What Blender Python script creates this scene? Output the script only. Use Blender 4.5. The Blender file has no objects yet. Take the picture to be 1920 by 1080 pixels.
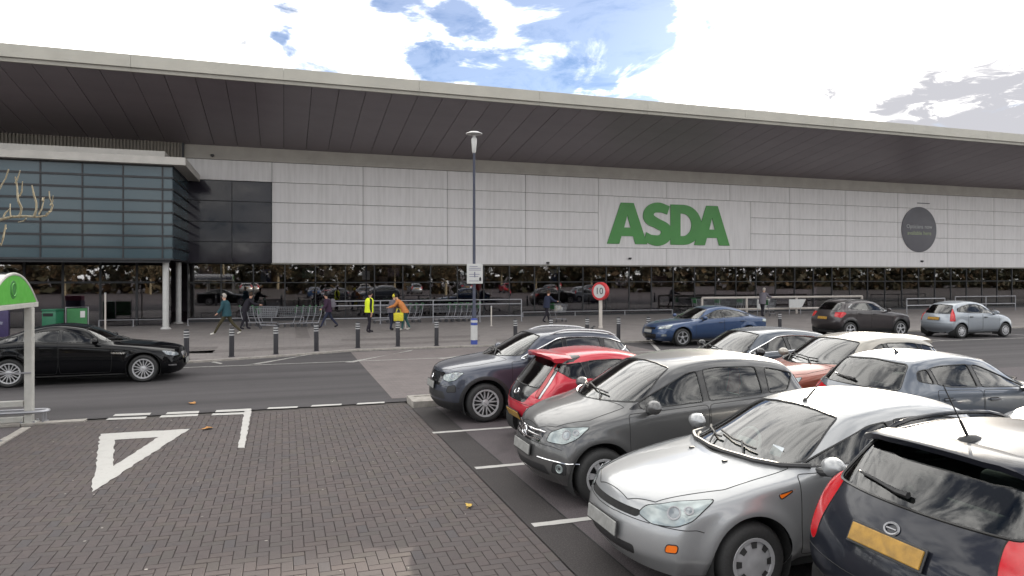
import bpy, bmesh, math, random
import numpy as np
from mathutils import Vector, Matrix

SC = bpy.context.scene
COL = SC.collection
R = math.radians
rnd = random.Random(7)

# ---------------------------------------------------------------- camera, sky, sun, exposure
CAM_H, YAW, FPX, HOR = 2.5, R(18.22), 1300.0, 520.0
cam_data = bpy.data.cameras.new('camera')
cam = bpy.data.objects.new('camera', cam_data)
COL.objects.link(cam)
cam.location = (0, 0, CAM_H)
cam.rotation_euler = (R(90), 0, -YAW)
cam_data.sensor_width = 36
cam_data.lens = FPX / 1920 * 36
cam_data.shift_y = -(540 - HOR) / 1920
cam_data.clip_start, cam_data.clip_end = 0.1, 3000
SC.camera = cam

SUN_DIR = Vector((1000, 1040, 474)).normalized()          # towards the sun
SUN_EL = math.asin(SUN_DIR.z)
SUN_AZ = math.atan2(SUN_DIR.x, SUN_DIR.y)                  # from +y clockwise

world = bpy.data.worlds.new('World')
SC.world = world
world.use_nodes = True


def build_world():
    nt = world.node_tree
    nt.nodes.clear()
    N = nt.nodes.new
    L = nt.links.new

    def math_(op, a, b=None, clamp=False):
        n = N('ShaderNodeMath'); n.operation = op; n.use_clamp = clamp
        for k, v in enumerate((a, b)):
            if v is None:
                continue
            if isinstance(v, (int, float)):
                n.inputs[k].default_value = v
            else:
                L(v, n.inputs[k])
        return n.outputs[0]

    def rng(v, a, b, c=0.0, d=1.0):
        n = N('ShaderNodeMapRange'); n.interpolation_type = 'SMOOTHSTEP'
        L(v, n.inputs[0])
        for k, q in enumerate((a, b, c, d)):
            n.inputs[k + 1].default_value = q
        return n.outputs[0]

    out = N('ShaderNodeOutputWorld')
    bg = N('ShaderNodeBackground')
    bg.inputs['Strength'].default_value = 0.1
    sky = N('ShaderNodeTexSky'); sky.sky_type = 'NISHITA'; sky.sun_disc = False
    sky.sun_elevation = SUN_EL; sky.sun_rotation = SUN_AZ
    sky.air_density = 1.0; sky.dust_density = 0.3; sky.ozone_density = 1.5
    tc = N('ShaderNodeTexCoord')
    d = tc.outputs['Generated']
    sep = N('ShaderNodeSeparateXYZ'); L(d, sep.inputs[0])
    zz = math_('ADD', math_('MAXIMUM', sep.outputs[2], 0.0), 0.10)
    comb = N('ShaderNodeCombineXYZ')
    L(math_('DIVIDE', sep.outputs[0], zz), comb.inputs[0])
    L(math_('DIVIDE', sep.outputs[1], zz), comb.inputs[1])

    def noise(scale, detail, rough, off=0.0, dist=0.0):
        n = N('ShaderNodeTexNoise'); n.noise_dimensions = '3D'
        m = N('ShaderNodeMapping'); m.inputs['Location'].default_value = (off, off * .7, off * 1.3)
        L(comb.outputs[0], m.inputs[0]); L(m.outputs[0], n.inputs['Vector'])
        n.inputs['Scale'].default_value = scale; n.inputs['Detail'].default_value = detail
        n.inputs['Roughness'].default_value = rough; n.inputs['Distortion'].default_value = dist
        return n.outputs['Fac']

    def ray(px, py):
        u, w, z = (px - 960) / FPX, 1.0, (HOR - py) / FPX
        c, s = math.cos(YAW), math.sin(YAW)
        return Vector((u * c + w * s, w * c - u * s, z)).normalized()

    def near(vec, deg0, deg1):
        n = N('ShaderNodeVectorMath'); n.operation = 'DOT_PRODUCT'
        nn = N('ShaderNodeVectorMath'); nn.operation = 'NORMALIZE'
        L(d, nn.inputs[0]); L(nn.outputs[0], n.inputs[0]); n.inputs[1].default_value = vec
        return rng(n.outputs['Value'], math.cos(R(deg1)), math.cos(R(deg0)))

    cover = math_('ADD', math_('MULTIPLY', math_('SUBTRACT', noise(2.0, 11, 0.60, 3.1, 0.5), 0.5), 1.9), 0.5)
    # the gaps of blue and the banks of grey stand where the photograph shows them
    def spots(lst, f0=.25, f1=1.35):
        acc = None
        for px, py, r, a in lst:
            v = math_('MULTIPLY', near(ray(px, py), r * f0, r * f1), a)
            acc = v if acc is None else math_('MAXIMUM', acc, v)
        return acc
    gaps = spots(((1030, 95, 3.8, .46), (1110, 85, 4.4, .50), (1200, 75, 4.2, .50), (1275, 75, 2.8, .46), (1010, 150, 3.2, .46), (760, 32, 2.4, .46), (830, 65, 2.8, .48),
                  (900, 90, 2.2, .42), (880, 160, 2.4, .40), (960, 165, 2.6, .44), (530, 42, 1.1, .36), (268, 84, 1.4, .24), (610, 112, 2.2, .24)), .0, 1.75)
    view = near(ray(960, 60), 30, 52)
    dens = math_('SUBTRACT', math_('ADD', cover, math_('ADD', math_('MULTIPLY', view, .26), -.03)), gaps)
    sunny = near(SUN_DIR, 3, 13)
    dens = math_('ADD', dens, math_('MULTIPLY', sunny, 0.24))
    mask = math_('ADD', math_('MULTIPLY', rng(dens, 0.30, 0.60), .92), .08)
    shade = rng(noise(3.4, 9, 0.66, 9.7, 0.6), 0.30, 0.56)
    greys = spots(((1768, 168, 1.7, .9), (1800, 185, 2.0, .85), (1850, 225, 3.8, 1.1), (1940, 225, 4.4, 1.1), (1710, 235, 3.0, .95), (1345, 195, 1.2, .5), (1440, 205, 2.4, .5), (1560, 205, 2.0, .5)), .0, 1.5)
    greys = rng(math_('ADD', greys, math_('MULTIPLY', math_('SUBTRACT', noise(6.5, 11, .66, 2.2, .8), .5), 2.4)), .16, .95)

    glow = near(SUN_DIR, 1, 19)
    base = N('ShaderNodeMix'); base.data_type = 'RGBA'
    L(shade, base.inputs['Factor'])
    base.inputs['A'].default_value = (3.7, 3.85, 4.15, 1); base.inputs['B'].default_value = (21, 20.6, 19.8, 1)
    gl = N('ShaderNodeMix'); gl.data_type = 'RGBA'
    L(glow, gl.inputs['Factor']); L(base.outputs['Result'], gl.inputs['A']); gl.inputs['B'].default_value = (27, 26, 24.3, 1)
    dk = N('ShaderNodeMix'); dk.data_type = 'RGBA'
    L(greys, dk.inputs['Factor']); L(gl.outputs['Result'], dk.inputs['A']); dk.inputs['B'].default_value = (3.5, 3.5, 3.75, 1)
    skyb = N('ShaderNodeMix'); skyb.data_type = 'RGBA'; skyb.blend_type = 'MULTIPLY'
    skyb.inputs['Factor'].default_value = 1.0
    L(sky.outputs[0], skyb.inputs['A']); skyb.inputs['B'].default_value = (0.31, 0.42, 0.60, 1)
    mx = N('ShaderNodeMix'); mx.data_type = 'RGBA'
    L(mask, mx.inputs['Factor']); L(skyb.outputs['Result'], mx.inputs['A']); L(dk.outputs['Result'], mx.inputs['B'])
    L(mx.outputs['Result'], bg.inputs['Color']); L(bg.outputs[0], out.inputs['Surface'])


build_world()
sun_data = bpy.data.lights.new('sun', 'SUN')
sun_data.energy = 5.0
sun_data.angle = R(0.5)
sun_data.color = (1.0, 0.90, 0.76)
sun = bpy.data.objects.new('sun', sun_data)
COL.objects.link(sun)
sun.rotation_euler = SUN_DIR.to_track_quat('Z', 'Y').to_euler()

SC.view_settings.view_transform = 'Standard'
SC.view_settings.look = 'None'
SC.view_settings.exposure = 0.90
SC.view_settings.gamma = 1.0
SC.view_settings.use_curve_mapping = False


# ---------------------------------------------------------------- materials
def srgb(r, g, b):
    f = lambda v: (v / 255 / 12.92) if v / 255 <= .04045 else ((v / 255 + .055) / 1.055) ** 2.4
    return (f(r), f(g), f(b))


class NT:
    def __init__(s, name):
        s.m = bpy.data.materials.new(name); s.m.use_nodes = True
        s.t = s.m.node_tree
        s.p = s.t.nodes['Principled BSDF']; s.o = s.t.nodes['Material Output']

    def n(s, typ, **kw):
        x = s.t.nodes.new(typ)
        for k, v in kw.items():
            setattr(x, k, v)
        return x

    def l(s, a, b):
        s.t.links.new(a, b)

    def coord(s, scale=1.0, kind='Object'):
        tc = s.n('ShaderNodeTexCoord'); mp = s.n('ShaderNodeMapping')
        s.l(tc.outputs[kind], mp.inputs[0])
        mp.inputs['Scale'].default_value = (scale,) * 3 if isinstance(scale, (int, float)) else scale
        return mp.outputs[0]

    def noise(s, vec, scale, detail=4, rough=.55, dist=0.0):
        x = s.n('ShaderNodeTexNoise'); s.l(vec, x.inputs['Vector'])
        x.inputs['Scale'].default_value = scale; x.inputs['Detail'].default_value = detail
        x.inputs['Roughness'].default_value = rough; x.inputs['Distortion'].default_value = dist
        return x.outputs['Fac']

    def ramp(s, fac, *stops):
        x = s.n('ShaderNodeValToRGB'); s.l(fac, x.inputs[0])
        e = x.color_ramp.elements
        while len(e) < len(stops):
            e.new(.5)
        for q, (p, c) in zip(e, stops):
            q.position = p; q.color = (*c, 1) if len(c) == 3 else c
        return x.outputs[0]

    def mix(s, fac, a, b, mode='MIX'):
        x = s.n('ShaderNodeMix', data_type='RGBA', blend_type=mode)
        for k, v in (('Factor', fac), ('A', a), ('B', b)):
            if isinstance(v, (int, float)):
                x.inputs[k].default_value = v
            elif isinstance(v, tuple):
                x.inputs[k].default_value = (*v, 1) if len(v) == 3 else v
            else:
                s.l(v, x.inputs[k])
        return x.outputs['Result']

    def bump(s, h, strength=.3, dist=.01):
        b = s.n('ShaderNodeBump'); s.l(h, b.inputs['Height'])
        b.inputs['Strength'].default_value = strength; b.inputs['Distance'].default_value = dist
        s.l(b.outputs[0], s.p.inputs['Normal'])

    def set(s, **kw):
        for k, v in kw.items():
            i = s.p.inputs[k.replace('_', ' ')]
            if isinstance(v, bpy.types.NodeSocket):
                s.l(v, i)
            elif isinstance(v, tuple) and len(v) == 3:
                i.default_value = (*v, 1)
            else:
                i.default_value = v
        return s.m


def plain(name, col, rough=.5, metal=0.0, var=.12, scale=6.0, spec=.5, bump=0.0):
    """A base colour with a little grain and wear."""
    t = NT(name)
    v = t.coord()
    f = t.noise(v, scale, 5, .6)
    lo = tuple(c * (1 - var) for c in col); hi = tuple(min(1, c * (1 + var)) for c in col)
    c = t.ramp(f, (.3, lo), (.7, hi))
    t.set(Base_Color=c, Metallic=metal, Specular_IOR_Level=spec)
    r = t.n('ShaderNodeMapRange'); t.l(t.noise(v, scale * 2.3, 4), r.inputs[0])
    r.inputs[1].default_value = .3; r.inputs[2].default_value = .7
    r.inputs[3].default_value = max(.02, rough - .08); r.inputs[4].default_value = min(1, rough + .08)
    t.l(r.outputs[0], t.p.inputs['Roughness'])
    if bump:
        t.bump(f, bump, .004)
    return t.m


def paint(name, col, metal=.35, rough=.38, dirt=.10, coat=.8, spec=.25):
    """Car paint: metallic base under a clear coat, thin road film low down."""
    t = NT(name)
    v = t.coord()
    fl = t.noise(v, 900, 2, .5)
    c = t.ramp(fl, (.3, tuple(q * .88 for q in col)), (.7, tuple(min(1, q * 1.10) for q in col)))
    film = t.noise(v, 3.2, 6, .65)
    sx = t.n('ShaderNodeSeparateXYZ'); tc = t.n('ShaderNodeTexCoord'); t.l(tc.outputs['Object'], sx.inputs[0])
    low = t.n('ShaderNodeMapRange'); t.l(sx.outputs[2], low.inputs[0])
    for k, q in enumerate((.55, .2, .15, 1.0)):
        low.inputs[k + 1].default_value = q
    m = t.n('ShaderNodeMath', operation='MULTIPLY'); t.l(film, m.inputs[0]); t.l(low.outputs[0], m.inputs[1])
    m2 = t.n('ShaderNodeMath', operation='MULTIPLY', use_clamp=True); t.l(m.outputs[0], m2.inputs[0]); m2.inputs[1].default_value = dirt * 4
    c = t.mix(m2.outputs[0], c, (.10, .085, .07))
    t.set(Base_Color=c, Metallic=metal, Roughness=rough, Coat_Weight=coat, Coat_Roughness=.045, Specular_IOR_Level=spec)
    rr = t.n('ShaderNodeMapRange'); t.l(film, rr.inputs[0])
    for k, q in enumerate((.35, .75, .03, .14)):
        rr.inputs[k + 1].default_value = q
    t.l(rr.outputs[0], t.p.inputs['Coat Roughness'])
    return t.m


def glass(name, tint=(.55, .6, .6), refl=1.0, extra=.05):
    """Thin pane: tinted see-through plus a mirror reflection that grows with angle."""
    t = NT(name)
    tr = t.n('ShaderNodeBsdfTransparent'); tr.inputs[0].default_value = (*tint, 1)
    gl = t.n('ShaderNodeBsdfGlossy'); gl.inputs['Roughness'].default_value = .015
    gl.inputs[0].default_value = (1, 1, 1, 1)
    fr = t.n('ShaderNodeFresnel'); fr.inputs[0].default_value = 1.5
    m = t.n('ShaderNodeMath', operation='MULTIPLY_ADD', use_clamp=True)
    t.l(fr.outputs[0], m.inputs[0]); m.inputs[1].default_value = refl; m.inputs[2].default_value = extra
    mx = t.n('ShaderNodeMixShader'); t.l(m.outputs[0], mx.inputs[0]); t.l(tr.outputs[0], mx.inputs[1]); t.l(gl.outputs[0], mx.inputs[2])
    t.l(mx.outputs[0], t.o.inputs['Surface'])
    return t.m


M = {}
M['black_plastic'] = plain('black_plastic', (.018, .018, .019), .5, bump=.1, scale=40)
M['gap'] = plain('shut_line', (.006, .006, .006), .8)
M['rubber'] = plain('rubber', (.02, .02, .02), .75, scale=30, bump=.2)
M['seal'] = plain('window_seal', (.012, .012, .012), .45)
M['chrome'] = plain('chrome', (.75, .75, .76), .12, 1.0, .03)
M['alloy'] = plain('alloy', (.46, .46, .47), .3, .35, .06)
M['alloy_grey'] = plain('alloy_grey', (.26, .26, .27), .35, .35, .06)
M['cover'] = plain('wheel_cover', (.42, .42, .43), .4, .4, .1)
M['dark_rim'] = plain('dark_rim', (.02, .02, .02), .6)
M['under'] = plain('underbody', (.01, .01, .01), .9)
M['lining'] = plain('cabin_lining', (.055, .055, .058), .85, scale=50)
M['seat'] = plain('seat_cloth', (.05, .05, .056), .9, scale=60, bump=.2)
M['dash'] = plain('dashboard', (.03, .03, .032), .7)
M['pale_trim'] = plain('pale_trim', (.55, .55, .5), .6)
M['car_glass'] = glass('car_glass', (.36, .42, .40), 1.0, .02)
M['privacy'] = glass('privacy_glass', (.16, .17, .18), 1.2, .05)
M['screen_glass'] = glass('windscreen_glass', (.38, .46, .45), 1.0, .035)
M['plate_white'] = plain('plate_white', (.24, .24, .23), .45, 0, .22, 14)
M['plate_yellow'] = plain('plate_yellow', (.30, .165, .022), .45, 0, .3, 14)
M['amber'] = plain('amber_lens', (.75, .16, .015), .15)
M['white_paper'] = plain('white_paper', (.5, .54, .56), .6)


def lens_mat(name, col, rough=.06, dark=.35):
    t = NT(name)
    v = t.coord()
    w = t.n('ShaderNodeTexVoronoi'); t.l(v, w.inputs['Vector']); w.inputs['Scale'].default_value = 9
    c = t.ramp(w.outputs['Distance'], (.0, col), (.55, tuple(q * dark for q in col)))
    t.set(Base_Color=c, Roughness=.22, Coat_Weight=1.0, Coat_Roughness=rough, Metallic=.35)
    return t.m


M['lamp_clear'] = lens_mat('headlamp_lens', (.32, .37, .37), .05, .62)
M['lamp_dim'] = lens_mat('headlamp_lens_dim', (.24, .27, .29), .05, .6)
M['lamp_red'] = plain('tail_lamp_lens', (.40, .011, .016), .12)
M['lamp_red_dark'] = plain('tail_lamp_dark', (.30, .008, .012), .1)


# ---------------------------------------------------------------- mesh helpers
class MB:
    def __init__(s):
        s.v = []; s.f = []; s.mi = []; s.cur = 0

    def add(s, vs, fs):
        b = len(s.v)
        s.v += [tuple(p) for p in vs]
        s.f += [tuple(b + i for i in f) for f in fs]
        s.mi += [s.cur] * len(fs)
        return s

    def box(s, x0, x1, y0, y1, z0, z1, m=None):
        vs = [(x, y, z) for z in (z0, z1) for y in (y0, y1) for x in (x0, x1)]
        if m is not None:
            vs = [m @ Vector(p) for p in vs]
        return s.add(vs, [(0, 2, 3, 1), (4, 5, 7, 6), (0, 1, 5, 4), (2, 6, 7, 3), (0, 4, 6, 2), (1, 3, 7, 5)])

    def rbox(s, x0, x1, y0, y1, z0, z1, r=.02, m=None):
        """box with chamfered edges"""
        c = Vector(((x0 + x1) / 2, (y0 + y1) / 2, (z0 + z1) / 2)); h = Vector(((x1 - x0) / 2, (y1 - y0) / 2, (z1 - z0) / 2))
        r = min(r, h.x * .9, h.y * .9, h.z * .9)
        bm = bmesh.new(); bmesh.ops.create_cube(bm, size=2)
        for q in bm.verts:
            q.co = Vector((q.co.x * h.x, q.co.y * h.y, q.co.z * h.z)) + c
        bmesh.ops.bevel(bm, geom=list(bm.edges), offset=r, segments=2, affect='EDGES', profile=.6)
        bm.verts.ensure_lookup_table()
        vs = [(m @ q.co) if m is not None else q.co.copy() for q in bm.verts]
        fs = [tuple(q.index for q in f.verts) for f in bm.faces]
        bm.free()
        return s.add(vs, fs)

    def tube(s, pts, r, n=6, cap=True, closed=False):
        pts = [Vector(p) for p in pts]
        k = len(pts)
        rr = r if isinstance(r, (list, tuple)) else [r] * k
        vs = []; up = None
        for i, p in enumerate(pts):
            a = pts[(i - 1) % k] if (closed or i > 0) else p
            b = pts[(i + 1) % k] if (closed or i < k - 1) else p
            t = (b - a)
            t = t.normalized() if t.length > 1e-9 else Vector((0, 0, 1))
            if up is None:
                up = Vector((0, 0, 1)) if abs(t.z) < .9 else Vector((1, 0, 0))
            sx = t.cross(up)
            if sx.length < 1e-6:
                sx = t.cross(Vector((1, 0, 0)) if abs(t.x) < .9 else Vector((0, 1, 0)))
            sx.normalize(); u = sx.cross(t).normalized(); up = u
            for j in range(n):
                a_ = 2 * math.pi * j / n
                vs.append(p + (sx * math.cos(a_) + u * math.sin(a_)) * rr[i])
        fs = []
        for i in range(k if closed else k - 1):
            i2 = (i + 1) % k
            for j in range(n):
                j2 = (j + 1) % n
                fs.append((i * n + j, i * n + j2, i2 * n + j2, i2 * n + j))
        if cap and not closed:
            fs.append(tuple(range(n))[::-1]); fs.append(tuple((k - 1) * n + j for j in range(n)))
        return s.add(vs, fs)

    def lathe(s, prof, n=24, m=None, axis='z', close=False):
        vs = []
        for r_, h in prof:
            for j in range(n):
                a = 2 * math.pi * j / n
                p = Vector((r_ * math.cos(a), r_ * math.sin(a), h))
                if axis == 'y':
                    p = Vector((p.x, h, p.y))
                elif axis == 'x':
                    p = Vector((h, p.x, p.y))
                vs.append((m @ p) if m is not None else p)
        fs = []
        k = len(prof)
        for i in range(k - 1 if not close else k):
            i2 = (i + 1) % k
            for j in range(n):
                j2 = (j + 1) % n
                fs.append((i * n + j, i * n + j2, i2 * n + j2, i2 * n + j))
        return s.add(vs, fs)

    def disc(s, c, r, n=24, axis='y', flip=False):
        c = Vector(c); vs = []
        for j in range(n):
            a = 2 * math.pi * j / n
            u, w = r * math.cos(a), r * math.sin(a)
            vs.append(c + (Vector((u, 0, w)) if axis == 'y' else Vector((0, u, w)) if axis == 'x' else Vector((u, w, 0))))
        return s.add(vs, [tuple(range(n))[::-1] if flip else tuple(range(n))])

    def prism(s, poly, z0, z1, m=None):
        """poly in xy extruded z0..z1 (walls and both ends)"""
        k = len(poly)
        vs = [(x, y, z0) for x, y in poly] + [(x, y, z1) for x, y in poly]
        if m is not None:
            vs = [m @ Vector(p) for p in vs]
        fs = [tuple(range(k))[::-1], tuple(range(k, 2 * k))]
        fs += [(i, (i + 1) % k, k + (i + 1) % k, k + i) for i in range(k)]
        return s.add(vs, fs)

    def sheet(s, poly, z):
        return s.add([(x, y, z) for x, y in poly], [tuple(range(len(poly)))])

    def mesh(s, name, mats, smooth=False, recalc=True):
        me = bpy.data.meshes.new(name)
        me.from_pydata(s.v, [], s.f)
        if not isinstance(mats, (list, tuple)):
            mats = [mats]
        for q in mats:
            me.materials.append(q)
        if len(mats) > 1:
            me.polygons.foreach_set('material_index', s.mi)
        if recalc:
            bm = bmesh.new(); bm.from_mesh(me)
            bmesh.ops.recalc_face_normals(bm, faces=bm.faces); bm.to_mesh(me); bm.free()
        if smooth:
            me.polygons.foreach_set('use_smooth', [True] * len(me.polygons))
            if smooth != 'all':
                try:
                    me.set_sharp_from_angle(angle=R(smooth if isinstance(smooth, (int, float)) and not isinstance(smooth, bool) else 40))
                except Exception:
                    pass
        me.update()
        return me

    def obj(s, name, mats, parent=None, smooth=False, loc=None, rot=None, recalc=True):
        return link(name, s.mesh(name, mats, smooth, recalc), parent, loc, rot)


def link(name, me, parent=None, loc=None, rot=None):
    o = bpy.data.objects.new(name, me); COL.objects.link(o)
    if parent is not None:
        o.parent = parent
    if loc is not None:
        o.location = loc
    if rot is not None:
        o.rotation_euler = rot
    return o


def tag(o, label=None, cat=None, group=None, kind=None):
    if label: o['label'] = label
    if cat: o['category'] = cat
    if group: o['group'] = group
    if kind: o['kind'] = kind
    return o


def thing(name, label, cat, loc=(0, 0, 0), rz=0.0, group=None):
    o = link(name, None, None, loc, (0, 0, rz))
    return tag(o, label, cat, group)


def copy_tree(o, parent=None):
    c = o.copy(); COL.objects.link(c)
    if parent is not None:
        c.parent = parent
    for ch in list(o.children):
        copy_tree(ch, c)
    return c
# ---------------------------------------------------------------- cars: one smooth shell, cut into its panels
def lerp(a, b, t):
    return a + (b - a) * t


def pl(pts, x):
    return float(np.interp(x, [p[0] for p in pts], [p[1] for p in pts]))


def car_shell(sp, level):
    """Cage -> subdivided shell. Nose at x=0, tail at x=L, y half widths, z up. Returns V, N, Q."""
    hw, L = sp['hw'], sp['L']
    top = sp['top']                       # centre line profile
    belt = sp['belt']; rw = sp['rw']; zb = sp.get('zb', .20)
    plan = sp.get('plan', [(0, .90), (.35, .97), (.9, 1.0), (L - .9, 1.0), (L - .3, .965), (L, .90)])
    xc, xw, xe, xg = sp['xc'], sp['xw'], sp['xe'], sp['xg']
    cb, wb_, nb, tb = sp.get('cb', .22), sp.get('wbow', .13), sp.get('nb', .30), sp.get('tb', .20)
    st = []                               # x, bow, cabin fraction, end kind
    st.append((0.0, nb, 0, 'f'))
    st.append((.13, nb * .85, 0, ''))
    st.append((xc * .5, nb * .45, 0, ''))
    st.append((xc - .16, lerp(nb * .3, cb, .7), 0, ''))
    st.append((xc, cb, 0, ''))
    st.append((lerp(xc, xw, .5), lerp(cb, wb_, .5), .5, ''))
    st.append((xw - .04, wb_, .96, ''))
    st.append((xw + .14, wb_ * .6, 1, ''))
    nm = 2
    for i in range(1, nm + 1):
        st.append((lerp(xw + .14, xe - .12, i / (nm + 1)), 0.0, 1, ''))
    st.append((xe - .12, -.04, 1, ''))
    st.append((xe + .02, -.07, .97, ''))
    st.append((lerp(xe, xg, .55), -.09, .5, ''))
    if sp.get('boot'):
        st.append((xg, -.12, 0, ''))
        st.append((lerp(xg, L, .55), -.14, 0, ''))
        st.append((L - .04, -tb * .9, 0, ''))
        st.append((L, -tb, 0, 't'))
    else:
        st.append((xg, -tb, 0, 't'))
    fo = sp.get('front_off', [.12, .03, .0, .015, .09])      # rows r0..r4 (bottom..hood edge)
    to = sp.get('tail_off', [-.10, -.02, L - xg if not sp.get('boot') else 0.0, (L - xg) * .75 if not sp.get('boot') else 0.0, 0.0])
    rings = []
    for k, (x, bow, cab, end) in enumerate(st):
        W = hw * pl(plan, x); zt = pl(top, x); zbt = pl(belt, x)
        if end == 'f':
            zbt = min(zbt, zt - .03)
        r = []
        zs = [zb, zb + .11, zb + .36 * (zbt - zb), zb + .74 * (zbt - zb), zbt, zbt + .022]
        ys = [.84 * W, .955 * W, 1.0 * W, 1.0 * W, .985 * W, .945 * W]
        hz = [.32, .58, .80, .95, 1.0]; hy = [.90, .78, .62, .33, 0]
        zr = zt - sp.get('rail_drop', .075)
        cz = [zbt + .03, zr, zt - .03, zt - .004, zt]
        cy = [.935 * W, rw + .02, rw - .07, rw * .5, 0]
        for i in range(5):
            r.append([ys[i], zs[i]])
        for i in range(5):
            h = (hy[i] * W, zbt + (zt - zbt) * hz[i])
            c = (cy[i], cz[i])
            r.append([lerp(h[0], c[0], cab), lerp(h[1], c[1], cab)])
        off = [0] * 10
        if end == 'f':
            off = [fo[i] if i < 5 else fo[4] for i in range(10)]
        if end == 't':
            off = [to[i] if i < 5 else to[4] for i in range(10)]
        pw = 2.3 if end else 2.0
        half = [(x + off[i] + bow * (abs(r[i][0]) / hw) ** pw, r[i][0], r[i][1]) for i in range(10)]
        rings.append((half + [(p[0], -p[1], p[2]) for p in half[8::-1]], x, bow, off))
    V = []; F = []
    for rg, *_ in rings:
        V += rg
    n = 19
    for k in range(len(rings) - 1):
        for j in range(n - 1):
            F.append((k * n + j, k * n + j + 1, (k + 1) * n + j + 1, (k + 1) * n + j))
    for k, off in ((0, fo), (len(rings) - 1, to)):
        rg, x, bow, _ = rings[k]
        b = k * n
        G = [[b + 4 + c for c in range(11)]]
        for row in range(1, 5):
            e = rg[4 - row]
            line = [b + 4 - row]
            for c in range(1, 10):
                fy = rg[4 + c][1] / rg[4][1]
                y = e[1] * fy
                z = e[2] + (.012 if row == 4 else 0) * (1 - abs(fy))
                if row == 1:
                    z = lerp(e[2], (rg[4 + c][2] + e[2]) / 2, .25)
                V.append((x + off[4 - row] + bow * (abs(y) / hw) ** 2.3, y, z)); line.append(len(V) - 1)
            line.append(b + 18 - (4 - row))
            G.append(line)
        for a in range(4):
            for c in range(10):
                F.append((G[a][c], G[a + 1][c], G[a + 1][c + 1], G[a][c + 1]))
    me = bpy.data.meshes.new('shell'); me.from_pydata(V, [], F)
    bm = bmesh.new(); bm.from_mesh(me); bmesh.ops.recalc_face_normals(bm, faces=bm.faces); bm.to_mesh(me); bm.free()
    o = bpy.data.objects.new('shell', me); COL.objects.link(o)
    md = o.modifiers.new('s', 'SUBSURF'); md.levels = level; md.render_levels = level
    dg = bpy.context.evaluated_depsgraph_get(); ev = o.evaluated_get(dg); m2 = ev.to_mesh()
    nv = len(m2.vertices)
    co = np.empty(nv * 3, np.float32); m2.vertices.foreach_get('co', co); co = co.reshape(-1, 3).astype(float)
    q = np.empty(len(m2.loops), np.int32); m2.loops.foreach_get('vertex_index', q); q = q.reshape(-1, 4)
    ev.to_mesh_clear(); bpy.data.objects.remove(o); bpy.data.meshes.remove(me)
    N = vnormals(co, q)
    top_i = np.argmax(co[:, 2])
    if N[top_i, 2] < 0:
        q = q[:, ::-1].copy(); N = -N
    return co, N, q


def vnormals(V, Q):
    a = V[Q[:, 2]] - V[Q[:, 0]]; b = V[Q[:, 3]] - V[Q[:, 1]]
    fn = np.cross(a, b)
    N = np.zeros_like(V)
    for k in range(4):
        np.add.at(N, Q[:, k], fn)
    return N / np.maximum(np.linalg.norm(N, axis=1, keepdims=True), 1e-12)


def inside(p, poly):
    x, y = p[:, 0], p[:, 1]
    r = np.zeros(len(p), bool)
    k = len(poly)
    for i in range(k):
        x1, y1 = poly[i]; x2, y2 = poly[(i + 1) % k]
        if y1 == y2:
            continue
        c = ((y1 > y) != (y2 > y)) & (x < (x2 - x1) * (y - y1) / (y2 - y1) + x1)
        r ^= c
    return r


def closest(p, poly):
    best = np.full(len(p), 1e9); out = p.copy()
    k = len(poly)
    for i in range(k):
        a = np.array(poly[i], float); b = np.array(poly[(i + 1) % k], float)
        d = b - a; L2 = max(d @ d, 1e-12)
        t = np.clip(((p - a) @ d) / L2, 0, 1)
        c = a + t[:, None] * d
        e = np.linalg.norm(c - p, axis=1)
        m = e < best
        best[m] = e[m]; out[m] = c[m]
    return out, best


def rounded(poly, r=.04, n=4):
    """round the corners of a 2D polygon"""
    out = []
    k = len(poly)
    for i in range(k):
        p = np.array(poly[i], float); a = np.array(poly[i - 1], float); b = np.array(poly[(i + 1) % k], float)
        da, db = a - p, b - p
        la, lb = np.linalg.norm(da), np.linalg.norm(db)
        q = min(r, la * .45, lb * .45)
        A = p + da / la * q; B = p + db / lb * q
        for j in range(n + 1):
            t = j / n
            out.append(tuple((1 - t) ** 2 * A + 2 * t * (1 - t) * p + t * t * B))
    return out


def clip_x(poly, x0=None, x1=None, s0=0.0, s1=0.0, z0=0.0):
    """clip a side polygon between x0 and x1 (lines slanted: x = x0 + s*(z-z0))"""
    def half(P, f):
        o = []
        for i in range(len(P)):
            a, b = P[i], P[(i + 1) % len(P)]
            fa, fb = f(a), f(b)
            if fa >= 0:
                o.append(a)
            if fa * fb < 0:
                t = fa / (fa - fb); o.append((a[0] + (b[0] - a[0]) * t, a[1] + (b[1] - a[1]) * t))
        return o
    if x0 is not None:
        poly = half(poly, lambda p: p[0] - (x0 + s0 * (p[1] - z0)))
    if x1 is not None:
        poly = half(poly, lambda p: (x1 + s1 * (p[1] - z0)) - p[0])
    return poly


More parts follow.
